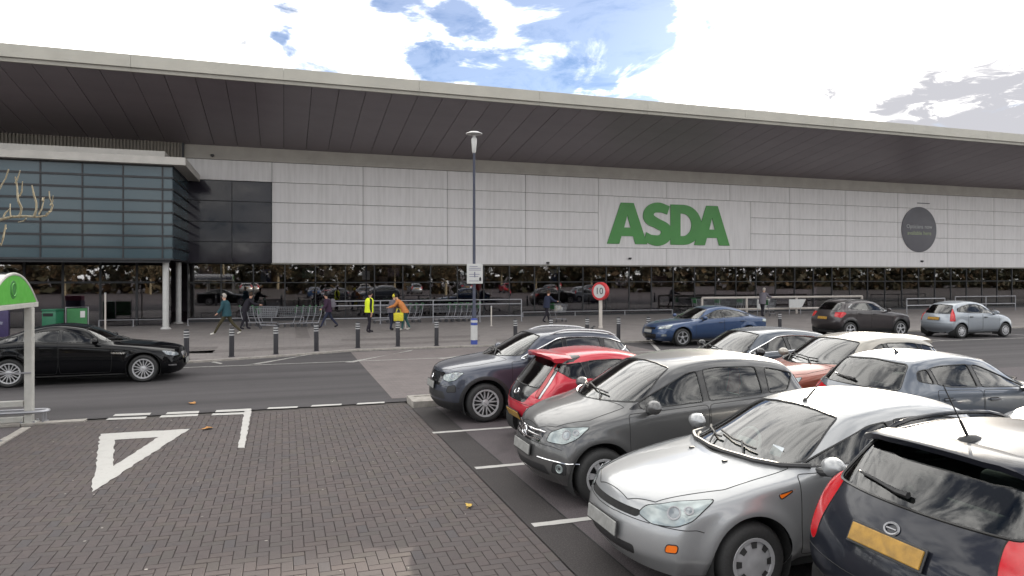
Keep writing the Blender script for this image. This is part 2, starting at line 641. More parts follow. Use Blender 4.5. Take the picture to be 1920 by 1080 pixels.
class Shell:
    def __init__(s, sp, level):
        s.sp = sp
        s.V, s.N, s.Q = car_shell(sp, level)
        s.lab = np.zeros(len(s.Q), np.int32)
        s.names = ['body']
        s.lock = np.zeros(len(s.V), bool)
        s.cell = .30 / 2 ** level
        for xwh in (sp['xf'], sp['xr']):                      # swollen wheel arches
            rr = np.hypot(s.V[:, 0] - xwh, s.V[:, 2] - sp['R'])
            b = np.exp(-((rr - sp['Ra'] - .03) / .07) ** 2) * sp.get('flare', .014)
            m = (np.abs(s.V[:, 1]) > .55 * sp['hw']) & (s.V[:, 2] > .12) & (s.V[:, 2] < sp['Ra'] + sp['R'] + .2) & (np.abs(s.N[:, 1]) > .4)
            s.V[m, 1] += np.sign(s.V[m, 1]) * b[m]
        s.N = vnormals(s.V, s.Q)

    def proj(s, mode, P):
        if mode == 'side':
            return P[:, [0, 2]]
        if mode == 'end':
            return P[:, [1, 2]]
        if mode == 'top':
            return P[:, [0, 1]]
        if mode == 'fcorner':
            return np.c_[P[:, 0] + np.abs(P[:, 1]), P[:, 2]]
        if mode == 'rcorner':
            return np.c_[s.sp['L'] - P[:, 0] + np.abs(P[:, 1]), P[:, 2]]

    def jac(s, mode, P):
        n = len(P); z = np.zeros(n); o = np.ones(n); sg = np.sign(P[:, 1])
        X, Y, Z = np.c_[o, z, z], np.c_[z, o, z], np.c_[z, z, o]
        return {'side': (X, Z), 'end': (Y, Z), 'top': (X, Y), 'fcorner': (np.c_[o, sg, z], Z), 'rcorner': (np.c_[-o, sg, z], Z)}[mode]

    def region(s, name, mode, poly, cond=None, over=None):
        """label faces inside poly (2D, given view) that satisfy cond(centres, normals)"""
        C = s.V[s.Q].mean(1); FN = s.N[s.Q].mean(1)
        m = inside(s.proj(mode, C), poly)
        if cond is not None:
            m &= cond(C, FN)
        if over is not None:
            m &= np.isin(s.lab, [s.names.index(o) for o in over if o in s.names])
        if not m.any():
            return
        inv = np.zeros(len(s.V), bool); outv = np.zeros(len(s.V), bool)
        inv[s.Q[m].ravel()] = True; outv[s.Q[~m].ravel()] = True
        idx = np.where(inv & outv & ~s.lock)[0]
        if len(idx):
            P = s.V[idx]; p2 = s.proj(mode, P)
            tgt, dist = closest(p2, poly)
            ok = dist < s.cell * 1.3
            idx, P, p2, tgt = idx[ok], P[ok], p2[ok], tgt[ok]
            if len(idx):
                J1, J2 = s.jac(mode, P)
                A = np.stack([J1, J2, s.N[idx]], 1)
                det = np.abs(np.linalg.det(A))
                good = det > .12
                d = np.zeros_like(P)
                rhs = np.c_[tgt - p2, np.zeros(len(idx))]
                if good.any():
                    d[good] = np.linalg.solve(A[good], rhs[good][:, :, None])[:, :, 0]
                ln = np.linalg.norm(d, axis=1)
                good &= ln < s.cell * 2.2
                s.V[idx[good]] += d[good]
                s.lock[idx[good]] = True
        if name not in s.names:
            s.names.append(name)
        s.lab[m] = s.names.index(name)

    def pick(s, name, side=0):
        m = s.lab == s.names.index(name) if name in s.names else np.zeros(len(s.Q), bool)
        if side:
            m &= np.sign(s.V[s.Q][:, :, 1].mean(1)) == side
        return m

    def emit(s, name, m, mat, parent, off=0.0, flip=False):
        if not m.any():
            return None
        Q = s.Q[m]
        if flip:
            Q = Q[:, ::-1]
        u, inv = np.unique(Q.ravel(), return_inverse=True)
        V = s.V[u] + s.N[u] * off
        N = s.N[u] * (-1 if flip else 1)
        me = bpy.data.meshes.new(name)
        me.vertices.add(len(V)); me.vertices.foreach_set('co', V.astype(np.float32).ravel())
        me.loops.add(len(Q) * 4); me.loops.foreach_set('vertex_index', inv.astype(np.int32))
        me.polygons.add(len(Q)); me.polygons.foreach_set('loop_start', np.arange(0, len(Q) * 4, 4, dtype=np.int32))
        me.materials.append(mat)
        me.polygons.foreach_set('use_smooth', [True] * len(Q))
        me.update(); me.validate()
        try:
            me.normals_split_custom_set_from_vertices([tuple(q) for q in N.astype(float)])
        except Exception:
            pass
        return link(name, me, parent)

    def loops(s, m):
        """ordered boundary loops (vertex indices) of a face mask"""
        Q = s.Q[m]
        e = np.concatenate([Q[:, [k, (k + 1) % 4]] for k in range(4)])
        key = np.sort(e, 1)
        kk = key[:, 0].astype(np.int64) * len(s.V) + key[:, 1]
        uq, ix, ct = np.unique(kk, return_index=True, return_counts=True)
        be = e[ix[ct == 1]]
        nxt = {}
        for a, b in be:
            nxt.setdefault(int(a), []).append(int(b))
        res = []
        while nxt:
            a = next(iter(nxt)); lp = [a]
            cur = nxt[a].pop()
            if not nxt[a]:
                del nxt[a]
            while cur != a:
                lp.append(cur)
                if cur not in nxt:
                    break
                c2 = nxt[cur].pop()
                if not nxt[cur]:
                    del nxt[cur]
                cur = c2
            if len(lp) > 4:
                res.append(lp)
        return res

    def trim(s, name, m, r, mat, parent, sink=0.0, keep=None, n=4):
        mb = MB()
        for lp in s.loops(m):
            P = s.V[lp] + s.N[lp] * (-sink)
            # even out the chain a little
            P = (P * 2 + np.roll(P, 1, 0) + np.roll(P, -1, 0)) / 4
            k = keep(P) if keep is not None else np.ones(len(P), bool)
            if k.all():
                mb.tube([tuple(p) for p in P], r, n, closed=True)
            else:
                st = int(np.where(~k)[0][0]); P = np.roll(P, -st, 0); k = np.roll(k, -st)
                run = []
                for p, q in zip(P, k):
                    if q:
                        run.append(tuple(p))
                    else:
                        if len(run) > 2:
                            mb.tube(run, r, n)
                        run = []
                if len(run) > 2:
                    mb.tube(run, r, n)
        if mb.v:
            return mb.obj(name, mat, parent, smooth=True)

    def at(s, mode, a, b, cond=None):
        """surface point and normal nearest to a 2D position in a view"""
        p = s.proj(mode, s.V)
        d = (p[:, 0] - a) ** 2 + (p[:, 1] - b) ** 2
        if cond is not None:
            d = np.where(cond(s.V, s.N), d, 1e9)
        i = int(np.argmin(d))
        return Vector(s.V[i]), Vector(s.N[i])


WHEELS = {}


def wheel_meshes(sp):
    key = (sp['R'], sp['rim'], sp['rimR'], sp['rimmat'])
    if key in WHEELS:
        return WHEELS[key]
    Rr, rr = sp['R'], sp['rimR']
    w = .10
    t = MB()
    t.lathe([(rr - .005, -w), (rr + .01, -w - .004), (lerp(rr, Rr, .55), -w - .012), (Rr - .018, -w + .008), (Rr, -w + .04), (Rr, w - .04), (Rr - .018, w - .008),
             (lerp(rr, Rr, .55), w + .012), (rr + .01, w + .004), (rr - .005, w), (rr - .03, w - .03), (rr - .03, -w + .03)], 40, axis='y', close=True)
    tyre = t.mesh('tyre', M['rubber'], smooth=50)
    rim = MB()
    rim.cur = 1
    rim.disc((0, -w + .075, 0), rr - .012, 32)                        # dark depth behind the spokes
    rim.lathe([(rr - .03, -w + .02), (rr - .03, w)], 32, axis='y')
    rim.cur = 0
    rim.lathe([(rr - .03, -w + .012), (rr - .026, -w - .004), (rr, -w - .006), (rr + .006, -w + .006)], 40, axis='y')
    kind = sp['rim']
    cy = -w + .018
    if kind.startswith('cover'):
        ns = int(kind[5:] or 7)
        prof = [(.0, cy - .022), (.05, cy - .022), (.07, cy - .014), (rr * .62, cy - .022), (rr - .03, cy - .004)]
        rim.lathe(prof, 36, axis='y')
        rim.cur = 1
        for k in range(ns):
            a = 2 * math.pi * k / ns
            m = Matrix.Rotation(-a, 4, 'Y')
            rim.add([m @ Vector(p) for p in ((rr * .60, cy - .026, -.022), (rr * .86, cy - .016, -.03), (rr * .9, cy - .012, 0), (rr * .86, cy - .016, .03), (rr * .60, cy - .026, .022))], [(0, 1, 2, 3, 4)])
    else:
        ns = int(''.join(c for c in kind if c.isdigit()))
        rim.lathe([(0, cy - .012), (.035, cy - .014), (.06, cy - .004), (.066, cy + .03)], 24, axis='y')
        def spoke(a, w0, w1, skew=0.0):
            m = Matrix.Rotation(-a, 4, 'Y')
            x0, x1 = .05, rr - .018
            y0, y1 = cy - .004, cy - .012
            k = skew
            pts = [(x0, y0, -w0), (x0, y0, w0), (x1, y1, w1 + k), (x1, y1, -w1 + k), (x0, y0 + .03, -w0), (x0, y0 + .03, w0), (x1, y1 + .03, w1 + k), (x1, y1 + .03, -w1 + k)]
            rim.add([m @ Vector(p) for p in pts], [(0, 1, 2, 3), (0, 4, 5, 1), (1, 5, 6, 2), (3, 7, 4, 0), (2, 6, 7, 3)])
        for k in range(ns):
            a = 2 * math.pi * k / ns + .3
            if kind.startswith('y'):
                spoke(a, .011, .009, .045); spoke(a, .011, .009, -.045)
            elif kind.startswith('thin'):
                spoke(a, .010, .009)
            elif kind.startswith('fat'):
                spoke(a, .024, .034)
            else:
                spoke(a, .014, .018, .02); spoke(a, .014, .018, -.02)
        for k in range(5):
            a = 2 * math.pi * k / 5
            rim.lathe([(0, cy - .018), (.007, cy - .018), (.007, cy)], 6, m=Matrix.Translation((.045 * math.cos(a), 0, .045 * math.sin(a))), axis='y')
    rimme = rim.mesh('rim', [M[sp['rimmat']], M['dark_rim']], smooth=35)
    WHEELS[key] = (tyre, rimme)
    return WHEELS[key]


def auto_dlo(sp):
    xc, xw, cb, wb_ = sp['xc'], sp['xw'], sp.get('cb', .22), sp.get('wbow', .13)
    d = sp['dlo']
    zb0 = pl(sp['belt'], d['x0']) + .055
    top = [(x, pl(sp['top'], x) - d.get('drop', .135)) for x in np.linspace(d['xt0'], d['xt1'], 7)]
    P = [(d['x0'], zb0)] + top + d['rear']
    xr = d['rear'][-1][0]
    P += [(x, pl(sp['belt'], x) + .055) for x in np.linspace(xr, d['x0'], 5)[1:-1]]
    return P


def make_car(sp, name='parked_car'):
    lv = sp.get('level', 3)
    S = Shell(sp, lv)
    L, hw = sp['L'], sp['hw']
    Mp = paint(sp['paint_name'], sp['col'], sp.get('metal', .4), sp.get('prough', .36), sp.get('dirt', .1), sp.get('coat', .8), sp.get('pspec', .25))
    Mroof = paint(sp['paint_name'] + '_roof', sp['roofcol'], sp.get('metal', .3), .36) if 'roofcol' in sp else Mp
    root = link(name, None)
    side = lambda C, n: (np.abs(n[:, 1]) > .25) & (np.abs(C[:, 1]) > .45 * hw)
    front = lambda C, n: n[:, 0] < -.12
    rear = lambda C, n: n[:, 0] > .12
    # --- glass
    D = auto_dlo(sp)
    d = sp['dlo']
    S.region('window_pillar', 'side', rounded(D, .05), lambda C, n: side(C, n) & (C[:, 2] > .7))
    panes = []
    for k, (a, b, sa, sb) in enumerate(d['panes']):
        P = clip_x(D, a, b, sa, sb, pl(sp['belt'], 1.5))
        nm = 'pane%d' % k
        S.region(nm, 'side', rounded(P, .035), lambda C, n: side(C, n) & (C[:, 2] > .7), over=['window_pillar', 'body'])
        panes.append(nm)
    ws = sp['ws']                                                # (half width low, z low, half width high, z high)
    S.region('windscreen', 'end', rounded([(-ws[0], ws[1]), (-ws[0] * .5, ws[1] - .02), (0, ws[1] - .03), (ws[0] * .5, ws[1] - .02), (ws[0], ws[1]), (ws[2], ws[3] - .035), (ws[2] * .5, ws[3] - .008), (0, ws[3]), (-ws[2] * .5, ws[3] - .008), (-ws[2], ws[3] - .035)], .04),
             lambda C, n: front(C, n) & (C[:, 2] > ws[1] - .05) & (C[:, 0] < sp['xw'] + .4), over=['body'])
    rs = sp['rs']
    if sp.get('black_tail'):
        S.region('tailgate_panel', 'end', rounded(sp['black_tail'], .06), lambda C, n: (n[:, 0] > .1) & (C[:, 0] > L - .9), over=['body'])
    S.region('rear_window', 'end', rounded([(-rs[0], rs[1]), (rs[0], rs[1]), (rs[2], rs[3] - .03), (0, rs[3]), (-rs[2], rs[3] - .03)], .06),
             lambda C, n: (n[:, 0] > .08) & (C[:, 0] > sp['xe'] - .4), over=['body', 'tailgate_panel'])
    # --- lamps, grille, trims
    for nm, mode, poly, mat in sp.get('lamps', []):
        cnd = {'fcorner': lambda C, n: (C[:, 0] < 1.5), 'rcorner': lambda C, n: (C[:, 0] > L - 1.3), 'side': side,
               'end': (front if 'tail' not in nm and 'reflector' not in nm else rear)}[mode]
        S.region(nm, mode, poly, cnd, over=['body'] + (['tailgate_panel'] if 'tail' in nm else []) + (['grille'] if 'grille' not in nm else []))
    # --- shut lines
    if 'roofcol' in sp:
        zr0 = sp.get('roof_z', pl(sp['belt'], 2.0) + .02)
        S.region('roof', 'side', [(sp['xc'] - .3, zr0 + .02), (sp['xc'] + .3, zr0), (L - .6, zr0 + .02), (L - .3, zr0 + .10), (L + .3, zr0 + .15), (L + .3, 2), (sp['xc'] - .3, 2)], lambda C, n: (C[:, 0] > sp['xc'] - .2), over=['body'])
    if 'clad' in sp:
        a = sp['clad']
        for xw_ in (sp['xf'], sp['xr']):
            S.region('cladding', 'side', [(xw_ + (sp['Ra'] + a) * math.cos(t), sp['R'] + (sp['Ra'] + a) * math.sin(t)) for t in np.linspace(-.9, math.pi + .9, 40)],
                     lambda C, n: (np.abs(C[:, 1]) > .6 * hw), over=['body'])
        S.region('cladding', 'side', [(sp['xf'], 0), (sp['xr'], 0), (sp['xr'], .40), (sp['xf'], .36)], lambda C, n: np.abs(C[:, 1]) > .5 * hw, over=['body'])
        S.region('bumper_trim', 'end', [(-2, 0), (2, 0), (2, .36), (-2, .36)], lambda C, n: (C[:, 0] < sp['xf'] - .2) | (C[:, 0] > sp['xr'] + .2), over=['body'])
    zs0 = sp.get('sill', .31)
    doors = sp['doors']
    for k, (x0, x1) in enumerate(doors):
        zt0, zt1 = pl(sp['belt'], x0) + .02, pl(sp['belt'], x1) + .02
        S.region('door%d' % k, 'side', rounded([(x0 + .03, zs0), (x1 - .02, zs0), (x1, zs0 + .25), (x1, zt1), (x0, zt0), (x0, zs0 + .2)], .05), lambda C, n: side(C, n), over=['body'])
    if sp.get('bonnet', True):
        bx = sp['xc'] - .04
        S.region('bonnet', 'top', [(sp.get('bon0', .12), -.25), (sp.get('bon0', .12) + .12, -.58 * hw), (bx * .5 + .15, -.80 * hw), (bx + .17, -.80 * hw), (bx + .06, -.45 * hw), (bx, 0), (bx + .06, .45 * hw), (bx + .17, .80 * hw), (bx * .5 + .15, .80 * hw), (sp.get('bon0', .12) + .12, .58 * hw), (sp.get('bon0', .12), .25)],
                 lambda C, n: (n[:, 2] > .35) & (C[:, 2] > .5), over=['body'])
    bz = sp.get('bumpz', .60)
    S.region('front_bumper', 'side', [(-.5, 0), (sp['xf'] - .2, 0), (sp['xf'] - sp['Ra'] * .8, bz - .06), (sp['xf'] - sp['Ra'] - .12, bz), (-.5, bz)], lambda C, n: (n[:, 2] < .75) & (C[:, 0] < 1.2), over=['body'])
    S.region('rear_bumper', 'side', [(L + .5, 0), (sp['xr'] + .2, 0), (sp['xr'] + sp['Ra'] * .8, bz - .06), (sp['xr'] + sp['Ra'] + .08, bz), (L + .5, bz)], lambda C, n: (n[:, 2] < .75) & (C[:, 0] > L - 1.2), over=['body'])
    # --- wheel openings
    for xw_ in (sp['xf'], sp['xr']):
        Ra = sp['Ra']
        circ = [(xw_ + Ra * math.cos(t), sp['R'] + .01 + Ra * math.sin(t)) for t in np.linspace(0, 2 * math.pi, 49)[:-1]]
        keep = S.lock.copy(); S.lock[:] = False
        S.region('opening', 'side', circ, lambda C, n: np.abs(C[:, 1]) > .5 * hw)
        S.lock |= keep
    # --- emit
    painted = S.pick('body')
    body = S.emit('body', painted, Mp, root)
    if 'roofcol' in sp:
        S.emit('roof', S.pick('roof'), Mroof, root)
    S.emit('bonnet', S.pick('bonnet'), Mp, root)
    S.emit('front_bumper', S.pick('front_bumper'), Mp, root)
    S.emit('rear_bumper', S.pick('rear_bumper'), Mp, root)
    S.emit('cladding', S.pick('cladding'), M['black_plastic'], root)
    S.emit('bumper_trim', S.pick('bumper_trim'), M['black_plastic'], root)
    tp = S.emit('tailgate_panel', S.pick('tailgate_panel'), Mp if sp.get('tail_painted') else M['gloss_black'], root)
    parts = {}
    for sd in (-1, 1):
        for k in range(len(doors)):
            m = S.pick('door%d' % k, sd)
            dr = S.emit('door', m, Mp, root)
            if dr is None:
                continue
            if sd * sp.get('near', -1) > 0 or True:
                x0, x1 = doors[k]
                S.trim('shut_line', m, .0045, M['gap'], dr, sink=.001)
                hx = x1 - .16; hz = pl(sp['belt'], hx) - sp.get('hdrop', .10)
                p, nn = S.at('side', hx, hz, lambda V, N: (np.sign(V[:, 1]) == sd) & (np.abs(V[:, 1]) > .5 * hw))
                h = MB(); h.rbox(-.09, .09, -.012, .016, -.014, .014, .012)
                h.obj('handle', M[sp['handle']] if 'handle' in sp else Mp, dr, smooth=True, loc=p + Vector((0, sd * .018, 0)))
                h = MB(); h.rbox(-.075, .075, -.004, .004, -.022, .022, .004)
                h.obj('handle_recess', M['gap'], dr, loc=p + Vector((0, sd * .002, 0)))
        for k, nm in enumerate(panes):
            m = S.pick(nm, sd)
            S.emit('window', m, M['privacy'] if (k > 0 and sp.get('privacy')) else M['car_glass'], root, -.006)
            S.trim('window_seal', m, .008, M['seal'], root, sink=.001)
        pm = S.pick('window_pillar', sd)
        S.emit('window_pillar', pm, M['gloss_black'], root)
        if sp.get('chrome_dlo'):
            mm = pm.copy()
            for nm in panes:
                mm |= S.pick(nm, sd)
            S.trim('window_trim', mm, sp['chrome_dlo'], M['chrome'], root, sink=-.004)
        for nm, mode, poly, mat in sp.get('lamps', []):
            if mode in ('fcorner', 'rcorner', 'side'):
                m = S.pick(nm, sd)
                o = S.emit(nm.split('#')[0], m, M[mat], root, .002)
                if o is not None:
                    S.trim('lamp_edge', m, .006, M['gap'], o, sink=.001)
                    if nm == 'headlight':                            # reflector bowls behind the lens
                        c = S.V[S.Q[m]].mean((0, 1))
                        for dx, rr in ((0.0, .055), (.12, .038)):
                            q0 = np.array([c[0] + dx * .7, c[1] + sd * dx * .55, c[2] + dx * .25])
                            vi = np.unique(S.Q[m].ravel()); i = vi[np.argmin(((S.V[vi] - q0) ** 2).sum(1))]
                            p, nn = Vector(S.V[i]), Vector(S.N[i])
                            mt = Matrix.Translation(p - nn * .002) @ nn.to_track_quat('Z', 'Y').to_matrix().to_4x4()
                            t = MB(); t.lathe([(rr, .0), (rr, .007), (rr - .008, .008), (rr - .014, .004)], 20, m=mt); t.cur = 1; t.lathe([(rr - .014, .0045), (rr * .45, .005), (0, .0065)], 20, m=mt)
                            t.obj('reflector_bowl', [M['alloy_grey'], M['lamp_dim']], o, smooth=True)
    for nm, mode, poly, mat in sp.get('lamps', []):
        if mode == 'end':
            m = S.pick(nm)
            o = S.emit(nm.split('#')[0], m, M[mat], root, -.004)
    for nm, key in (('windscreen', 'screen_glass'), ('rear_window', 'privacy' if sp.get('privacy') else 'car_glass')):
        m = S.pick(nm)
        o = S.emit(nm, m, M[key], root, -.005)
        S.trim('screen_seal', m, .011, M['seal'], o, sink=.002)
    m = S.pick('bonnet')
    if m.any():
        S.trim('shut_line', m, .0045, M['gap'], root, sink=.001)
    for nm in ('front_bumper', 'rear_bumper'):
        m = S.pick(nm)
        if m.any():
            S.trim('shut_line', m, .004, M['gap'], root, sink=.001, keep=lambda P: P[:, 2] > bz - .02)
    # cabin lining: inner skin of the shell
    m = np.isin(S.lab, [S.names.index(q) for q in ('body', 'window_pillar', 'roof', 'tailgate_panel') + tuple('door%d' % k for k in range(len(doors))) if q in S.names])
    cz = S.V[S.Q].mean(1)
    m &= (cz[:, 0] > sp['xc'] - .05) & (cz[:, 2] > .45)
    S.emit('cabin_lining', m, M['lining'], root, -.022, flip=True)
    # --- wheels and wells
    tyre, rim = wheel_meshes(sp)
    track = hw - .115
    for xw_ in (sp['xf'], sp['xr']):
        for sd in (-1, 1):
            w = link('wheel', tyre, root, (xw_, sd * track, sp['R']), (0, 0, 0 if sd < 0 else math.pi))
            link('rim', rim, w)
            wl = MB()
            Ra = sp['Ra'] + .004
            a = np.linspace(-.55, math.pi + .55, 25)
            pts = [(Ra * math.cos(t), Ra * math.sin(t)) for t in a]
            y0, y1 = sd * (hw - .02), sd * (hw - .36)
            vs = [(x, y0, z) for x, z in pts] + [(x, y1, z) for x, z in pts]
            k = len(pts)
            wl.add(vs, [(i, i + 1, k + i + 1, k + i) for i in range(k - 1)] + [tuple(range(k, 2 * k))])
            wl.obj('wheel_arch', M['under'], root, loc=(xw_, 0, sp['R'] + .01))
    ub = MB()
    ub.box(.35, L - .35, -.62 * hw, .62 * hw, .20, .34); ub.box(sp['xf'] + sp['Ra'], sp['xr'] - sp['Ra'], -.9 * hw, .9 * hw, .20, .36)
    ub.box(.25, L - .25, -.5 * hw, .5 * hw, .21, .5)
    ub.obj('underbody', M['under'], root)
    # --- cabin
    xc, xw = sp['xc'], sp['xw']
    dash = MB(); zc = pl(sp['top'], xc) - .03
    dash.rbox(xc + .08, xc + .62, -.8 * hw, .8 * hw, zc - .32, zc - .06, .06)
    dash.obj('dashboard', M['dash'], root, smooth=True)
    fx = sp.get('seatx', xw + .25)
    seat_me = bpy.data.meshes.get('seat_%s' % sp['paint_name'])
    zf = .52
    for sy in (-.36, .36):
        s_ = MB()
        s_.rbox(fx - .42, fx + .08, sy - .24, sy + .24, zf - .1, zf + .06, .05)
        m_ = Matrix.Translation((fx + .08, sy, zf)) @ Matrix.Rotation(.28, 4, 'Y')
        s_.rbox(-.06, .07, -.23, .23, 0, .56, .05, m_)
        s_.rbox(-.045, .05, -.13, .13, .60, .78, .04, m_)
        s_.obj('seat', M['seat'], root, smooth=True)
    rx = fx + .82
    s_ = MB(); s_.rbox(rx - .42, rx + .06, -.62, .62, zf - .1, zf + .08, .05)
    m_ = Matrix.Translation((rx + .06, 0, zf)) @ Matrix.Rotation(.25, 4, 'Y')
    s_.rbox(-.05, .07, -.60, .60, 0, .50, .05, m_)
    for sy in (-.36, .36):
        s_.rbox(-.04, .05, sy - .12, sy + .12, .50, .64, .03, m_)
    s_.obj('rear_seat', M['seat'], root, smooth=True)
    sw = MB()
    m_ = Matrix.Translation((fx - .50, .36, zc - .06)) @ Matrix.Rotation(-1.15, 4, 'Y')
    ring = [m_ @ Vector((.175 * math.cos(t), .175 * math.sin(t), 0)) for t in np.linspace(0, 2 * math.pi, 25)[:-1]]
    sw.tube(ring, .015, 6, closed=True)
    sw.rbox(-.07, .07, -.14, .14, -.02, .02, .018, m_)
    sw.obj('steering_wheel', M[sp.get('wheelmat', 'dash')], root, smooth=True)
    mi = MB(); mi.rbox(xw - .10, xw - .07, -.12, .12, pl(sp['top'], xw) - .17, pl(sp['top'], xw) - .10, .01)
    mi.obj('rear_view_mirror', M['dash'], root)
    # --- door mirrors
    mx = sp.get('mirx', sp['dlo']['x0'] + .14)
    mz = pl(sp['belt'], mx) + .10
    for sd in (-1, 1):
        q = MB()
        p, nn = S.at('side', mx, mz - .06, lambda V, N: (np.sign(V[:, 1]) == sd) & (np.abs(V[:, 1]) > .5 * hw))
        bm = bmesh.new(); bmesh.ops.create_uvsphere(bm, u_segments=16, v_segments=10, radius=1)
        for v in bm.verts:
            x, y, z = v.co
            x = min(x, .45)                                        # flat glass side faces back
            v.co = Vector((x * .085 - .01, y * .115 * (1 - .15 * (z < 0)), z * .078))
        c = Vector((p.x, sd * (hw + .10), mz))
        q.add([v.co + c for v in bm.verts], [[v.index for v in f.verts] for f in bm.faces]); bm.free()
        o = q.obj('door_mirror', M[sp['mirmat']] if 'mirmat' in sp else Mroof if sp.get('mir_roof') else Mp, root, smooth=True)
        a = MB(); a.tube([(p.x, p.y - sd * .03, mz - .085), (p.x, sd * (hw + .05), mz - .06)], [.035, .028], 8)
        a.obj('mirror_arm', M['black_plastic'], o, smooth=True)
    # --- plates
    for which in ('front', 'rear'):
        zp = sp.get('plate_f', .42) if which == 'front' else sp.get('plate_r', .80)
        p, nn = S.at('end', 0, zp, (lambda V, N: N[:, 0] < -.3) if which == 'front' else (lambda V, N: (N[:, 0] > .3) & (V[:, 0] > L - .8)))
        pm = MB(); pm.rbox(-.008, .008, -.26, .26, -.056, .056, .006)
        tilt = math.asin(max(-.5, min(.5, nn.z)))
        o = pm.obj('number_plate', M['plate_white' if which == 'front' else 'plate_yellow'], root)
        o.location = p + nn * .012
        o.rotation_euler = (0, tilt if which == 'front' else -tilt, 0)
        fm = MB(); fm.rbox(-.005, .004, -.275, .275, -.07, .07, .004)
        f_ = fm.obj('plate_holder', M['black_plastic'], o, loc=(.006 if which == 'front' else -.006, 0, 0))
    # --- wipers
    wz = ws[1] + .01
    fw = lambda V, N: (N[:, 0] < -.12) & (V[:, 2] > ws[1] - .06) & (V[:, 0] < xw + .2)
    for ya, yb, z1 in ((-.30 * hw / .84, .30, .035), (.18, .66 * hw, .02)):
        w = MB()
        P = []
        for t in np.linspace(0, 1, 7):
            p, nn = S.at('end', lerp(ya, yb, t), wz + z1 * t + .02, fw)
            P.append(p + nn * .022)
        w.tube(P, .011, 5)
        p0, n0 = S.at('end', ya - .02, wz - .03, fw)
        w.tube([p0 + n0 * .01, P[2] + Vector((0, 0, .012))], .009, 5)
        w.obj('wiper', M['black_plastic'], root, smooth=True)
    if sp.get('rear_wiper'):
        w = MB(); P = []
        rw_ = lambda V, N: (N[:, 0] > .1) & (V[:, 0] > sp['xe'] - .1)
        for t in np.linspace(0, 1, 6):
            p, nn = S.at('end', lerp(0, sp['rear_wiper'], t), rs[1] + .055 + .03 * t, rw_)
            P.append(p + nn * .022)
        w.tube(P, [.022, .018, .012, .011, .011, .008], 6); w.obj('wiper', M['black_plastic'], root, smooth=True)
    # --- roof things
    up = lambda V, N: (N[:, 2] > .3) & (V[:, 2] > pl(sp['belt'], 2) + .1)
    if sp.get('rails'):
        for sd in (-1, 1):
            t = MB(); P = []
            yr = sp['rw'] - .055
            xs = np.linspace(sp['xw'] + .22, sp['xe'] - .05, 11)
            for i, x in enumerate(xs):
                p, nn = S.at('top', x, sd * yr, up)
                e = min(i, 10 - i)
                P.append(Vector((x, sd * yr, p.z + (.0 if e == 0 else .026 if e == 1 else .040))))
            t.tube(P, [.016] + [.017] * 9 + [.016], 8); t.obj('roof_rail', M[sp['rails']], root, smooth=True)
    if 'ant' in sp:
        ax, ay, ln, an, fat = sp['ant']
        p, nn = S.at('top', ax, ay, up)
        t = MB()
        mb_ = Matrix.Translation(p) @ Matrix.Diagonal((1.9, 1, 1, 1))
        t.lathe([(.024 * fat, -.006), (.021 * fat, .012), (.012 * fat, .026), (0, .03)], 12, m=mb_)
        dr = Vector((math.cos(an), 0, math.sin(an)))
        q = p + Vector((.02, 0, .02))
        if ln > .1:
            t.tube([q, q + dr * ln * .3, q + dr * ln * .32, q + dr * ln], [.010, .009, .005, .0035], 6)
        else:
            t.tube([p + Vector((-.05, 0, 0)), p + Vector((.04, 0, .055)), p + Vector((.07, 0, .05))], [.02, .012, .006], 6)
        t.obj('aerial', M['black_plastic'], root, smooth=True)
    if sp.get('spoiler'):
        dpt, thick = sp['spoiler'][:2]
        t = MB()
        ys = np.linspace(-1, 1, 15) * (sp['rw'] - .02)
        sec = []
        for y in ys:
            p, nn = S.at('top', sp['xe'] - .12 - .05 * (y / sp['rw']) ** 2, y, up)
            back = p.x + .12 + dpt * (1 - .25 * (abs(y) / sp['rw']) ** 3)
            zb_ = p.z - thick * .75 - .02
            sec.append([(p.x - .02, y, p.z + .002), (p.x + .10, y, p.z + .014), (back - .02, y, p.z + sp['spoiler'][2]), (back, y, p.z - .012 + sp['spoiler'][2]), (back - .02, y, p.z - thick + sp['spoiler'][2]), (p.x + .02, y, zb_)])
        vs = [q for s_ in sec for q in s_]
        fs = [(i * 6 + j, i * 6 + (j + 1) % 6, (i + 1) * 6 + (j + 1) % 6, (i + 1) * 6 + j) for i in range(14) for j in range(6)]
        fs += [tuple(range(6)), tuple(14 * 6 + j for j in range(6))]
        t.add(vs, fs); t.obj('roof_spoiler', Mroof, root, smooth=45)
    for fn in sp.get('extra', []):
        fn(S, root, Mp)
    return root, S


M['gloss_black'] = plain('gloss_black', (.012, .012, .013), .12)


def place(root, x, y, flip, label, group, sp, cat='car', dz=0.0):
    """root's children are in nose-at-zero coordinates: recentre, then set on the ground; flip = nose towards +x"""
    for ch in root.children:
        ch.location.x -= sp['L'] / 2
    root.location = (x, y, dz)
    root.rotation_euler = (0, 0, math.pi if flip else 0)
    tag(root, label, cat, group)
    return root
# ---------------------------------------------------------------- the cars of the photograph
def belt3(nose, xc, bf, xe, br, L, tail):
    return [(0, nose), (xc * .55, lerp(nose, bf, .62)), (xc + .1, bf), (xe, br), (L, tail)]


def spec(**k):
    d = dict(hw=.85, zb=.20, rw=.60, R=.305, Ra=.36, rimR=.205, rim='d5', rimmat='alloy', level=3, sill=.31)
    d.update(k)
    return d


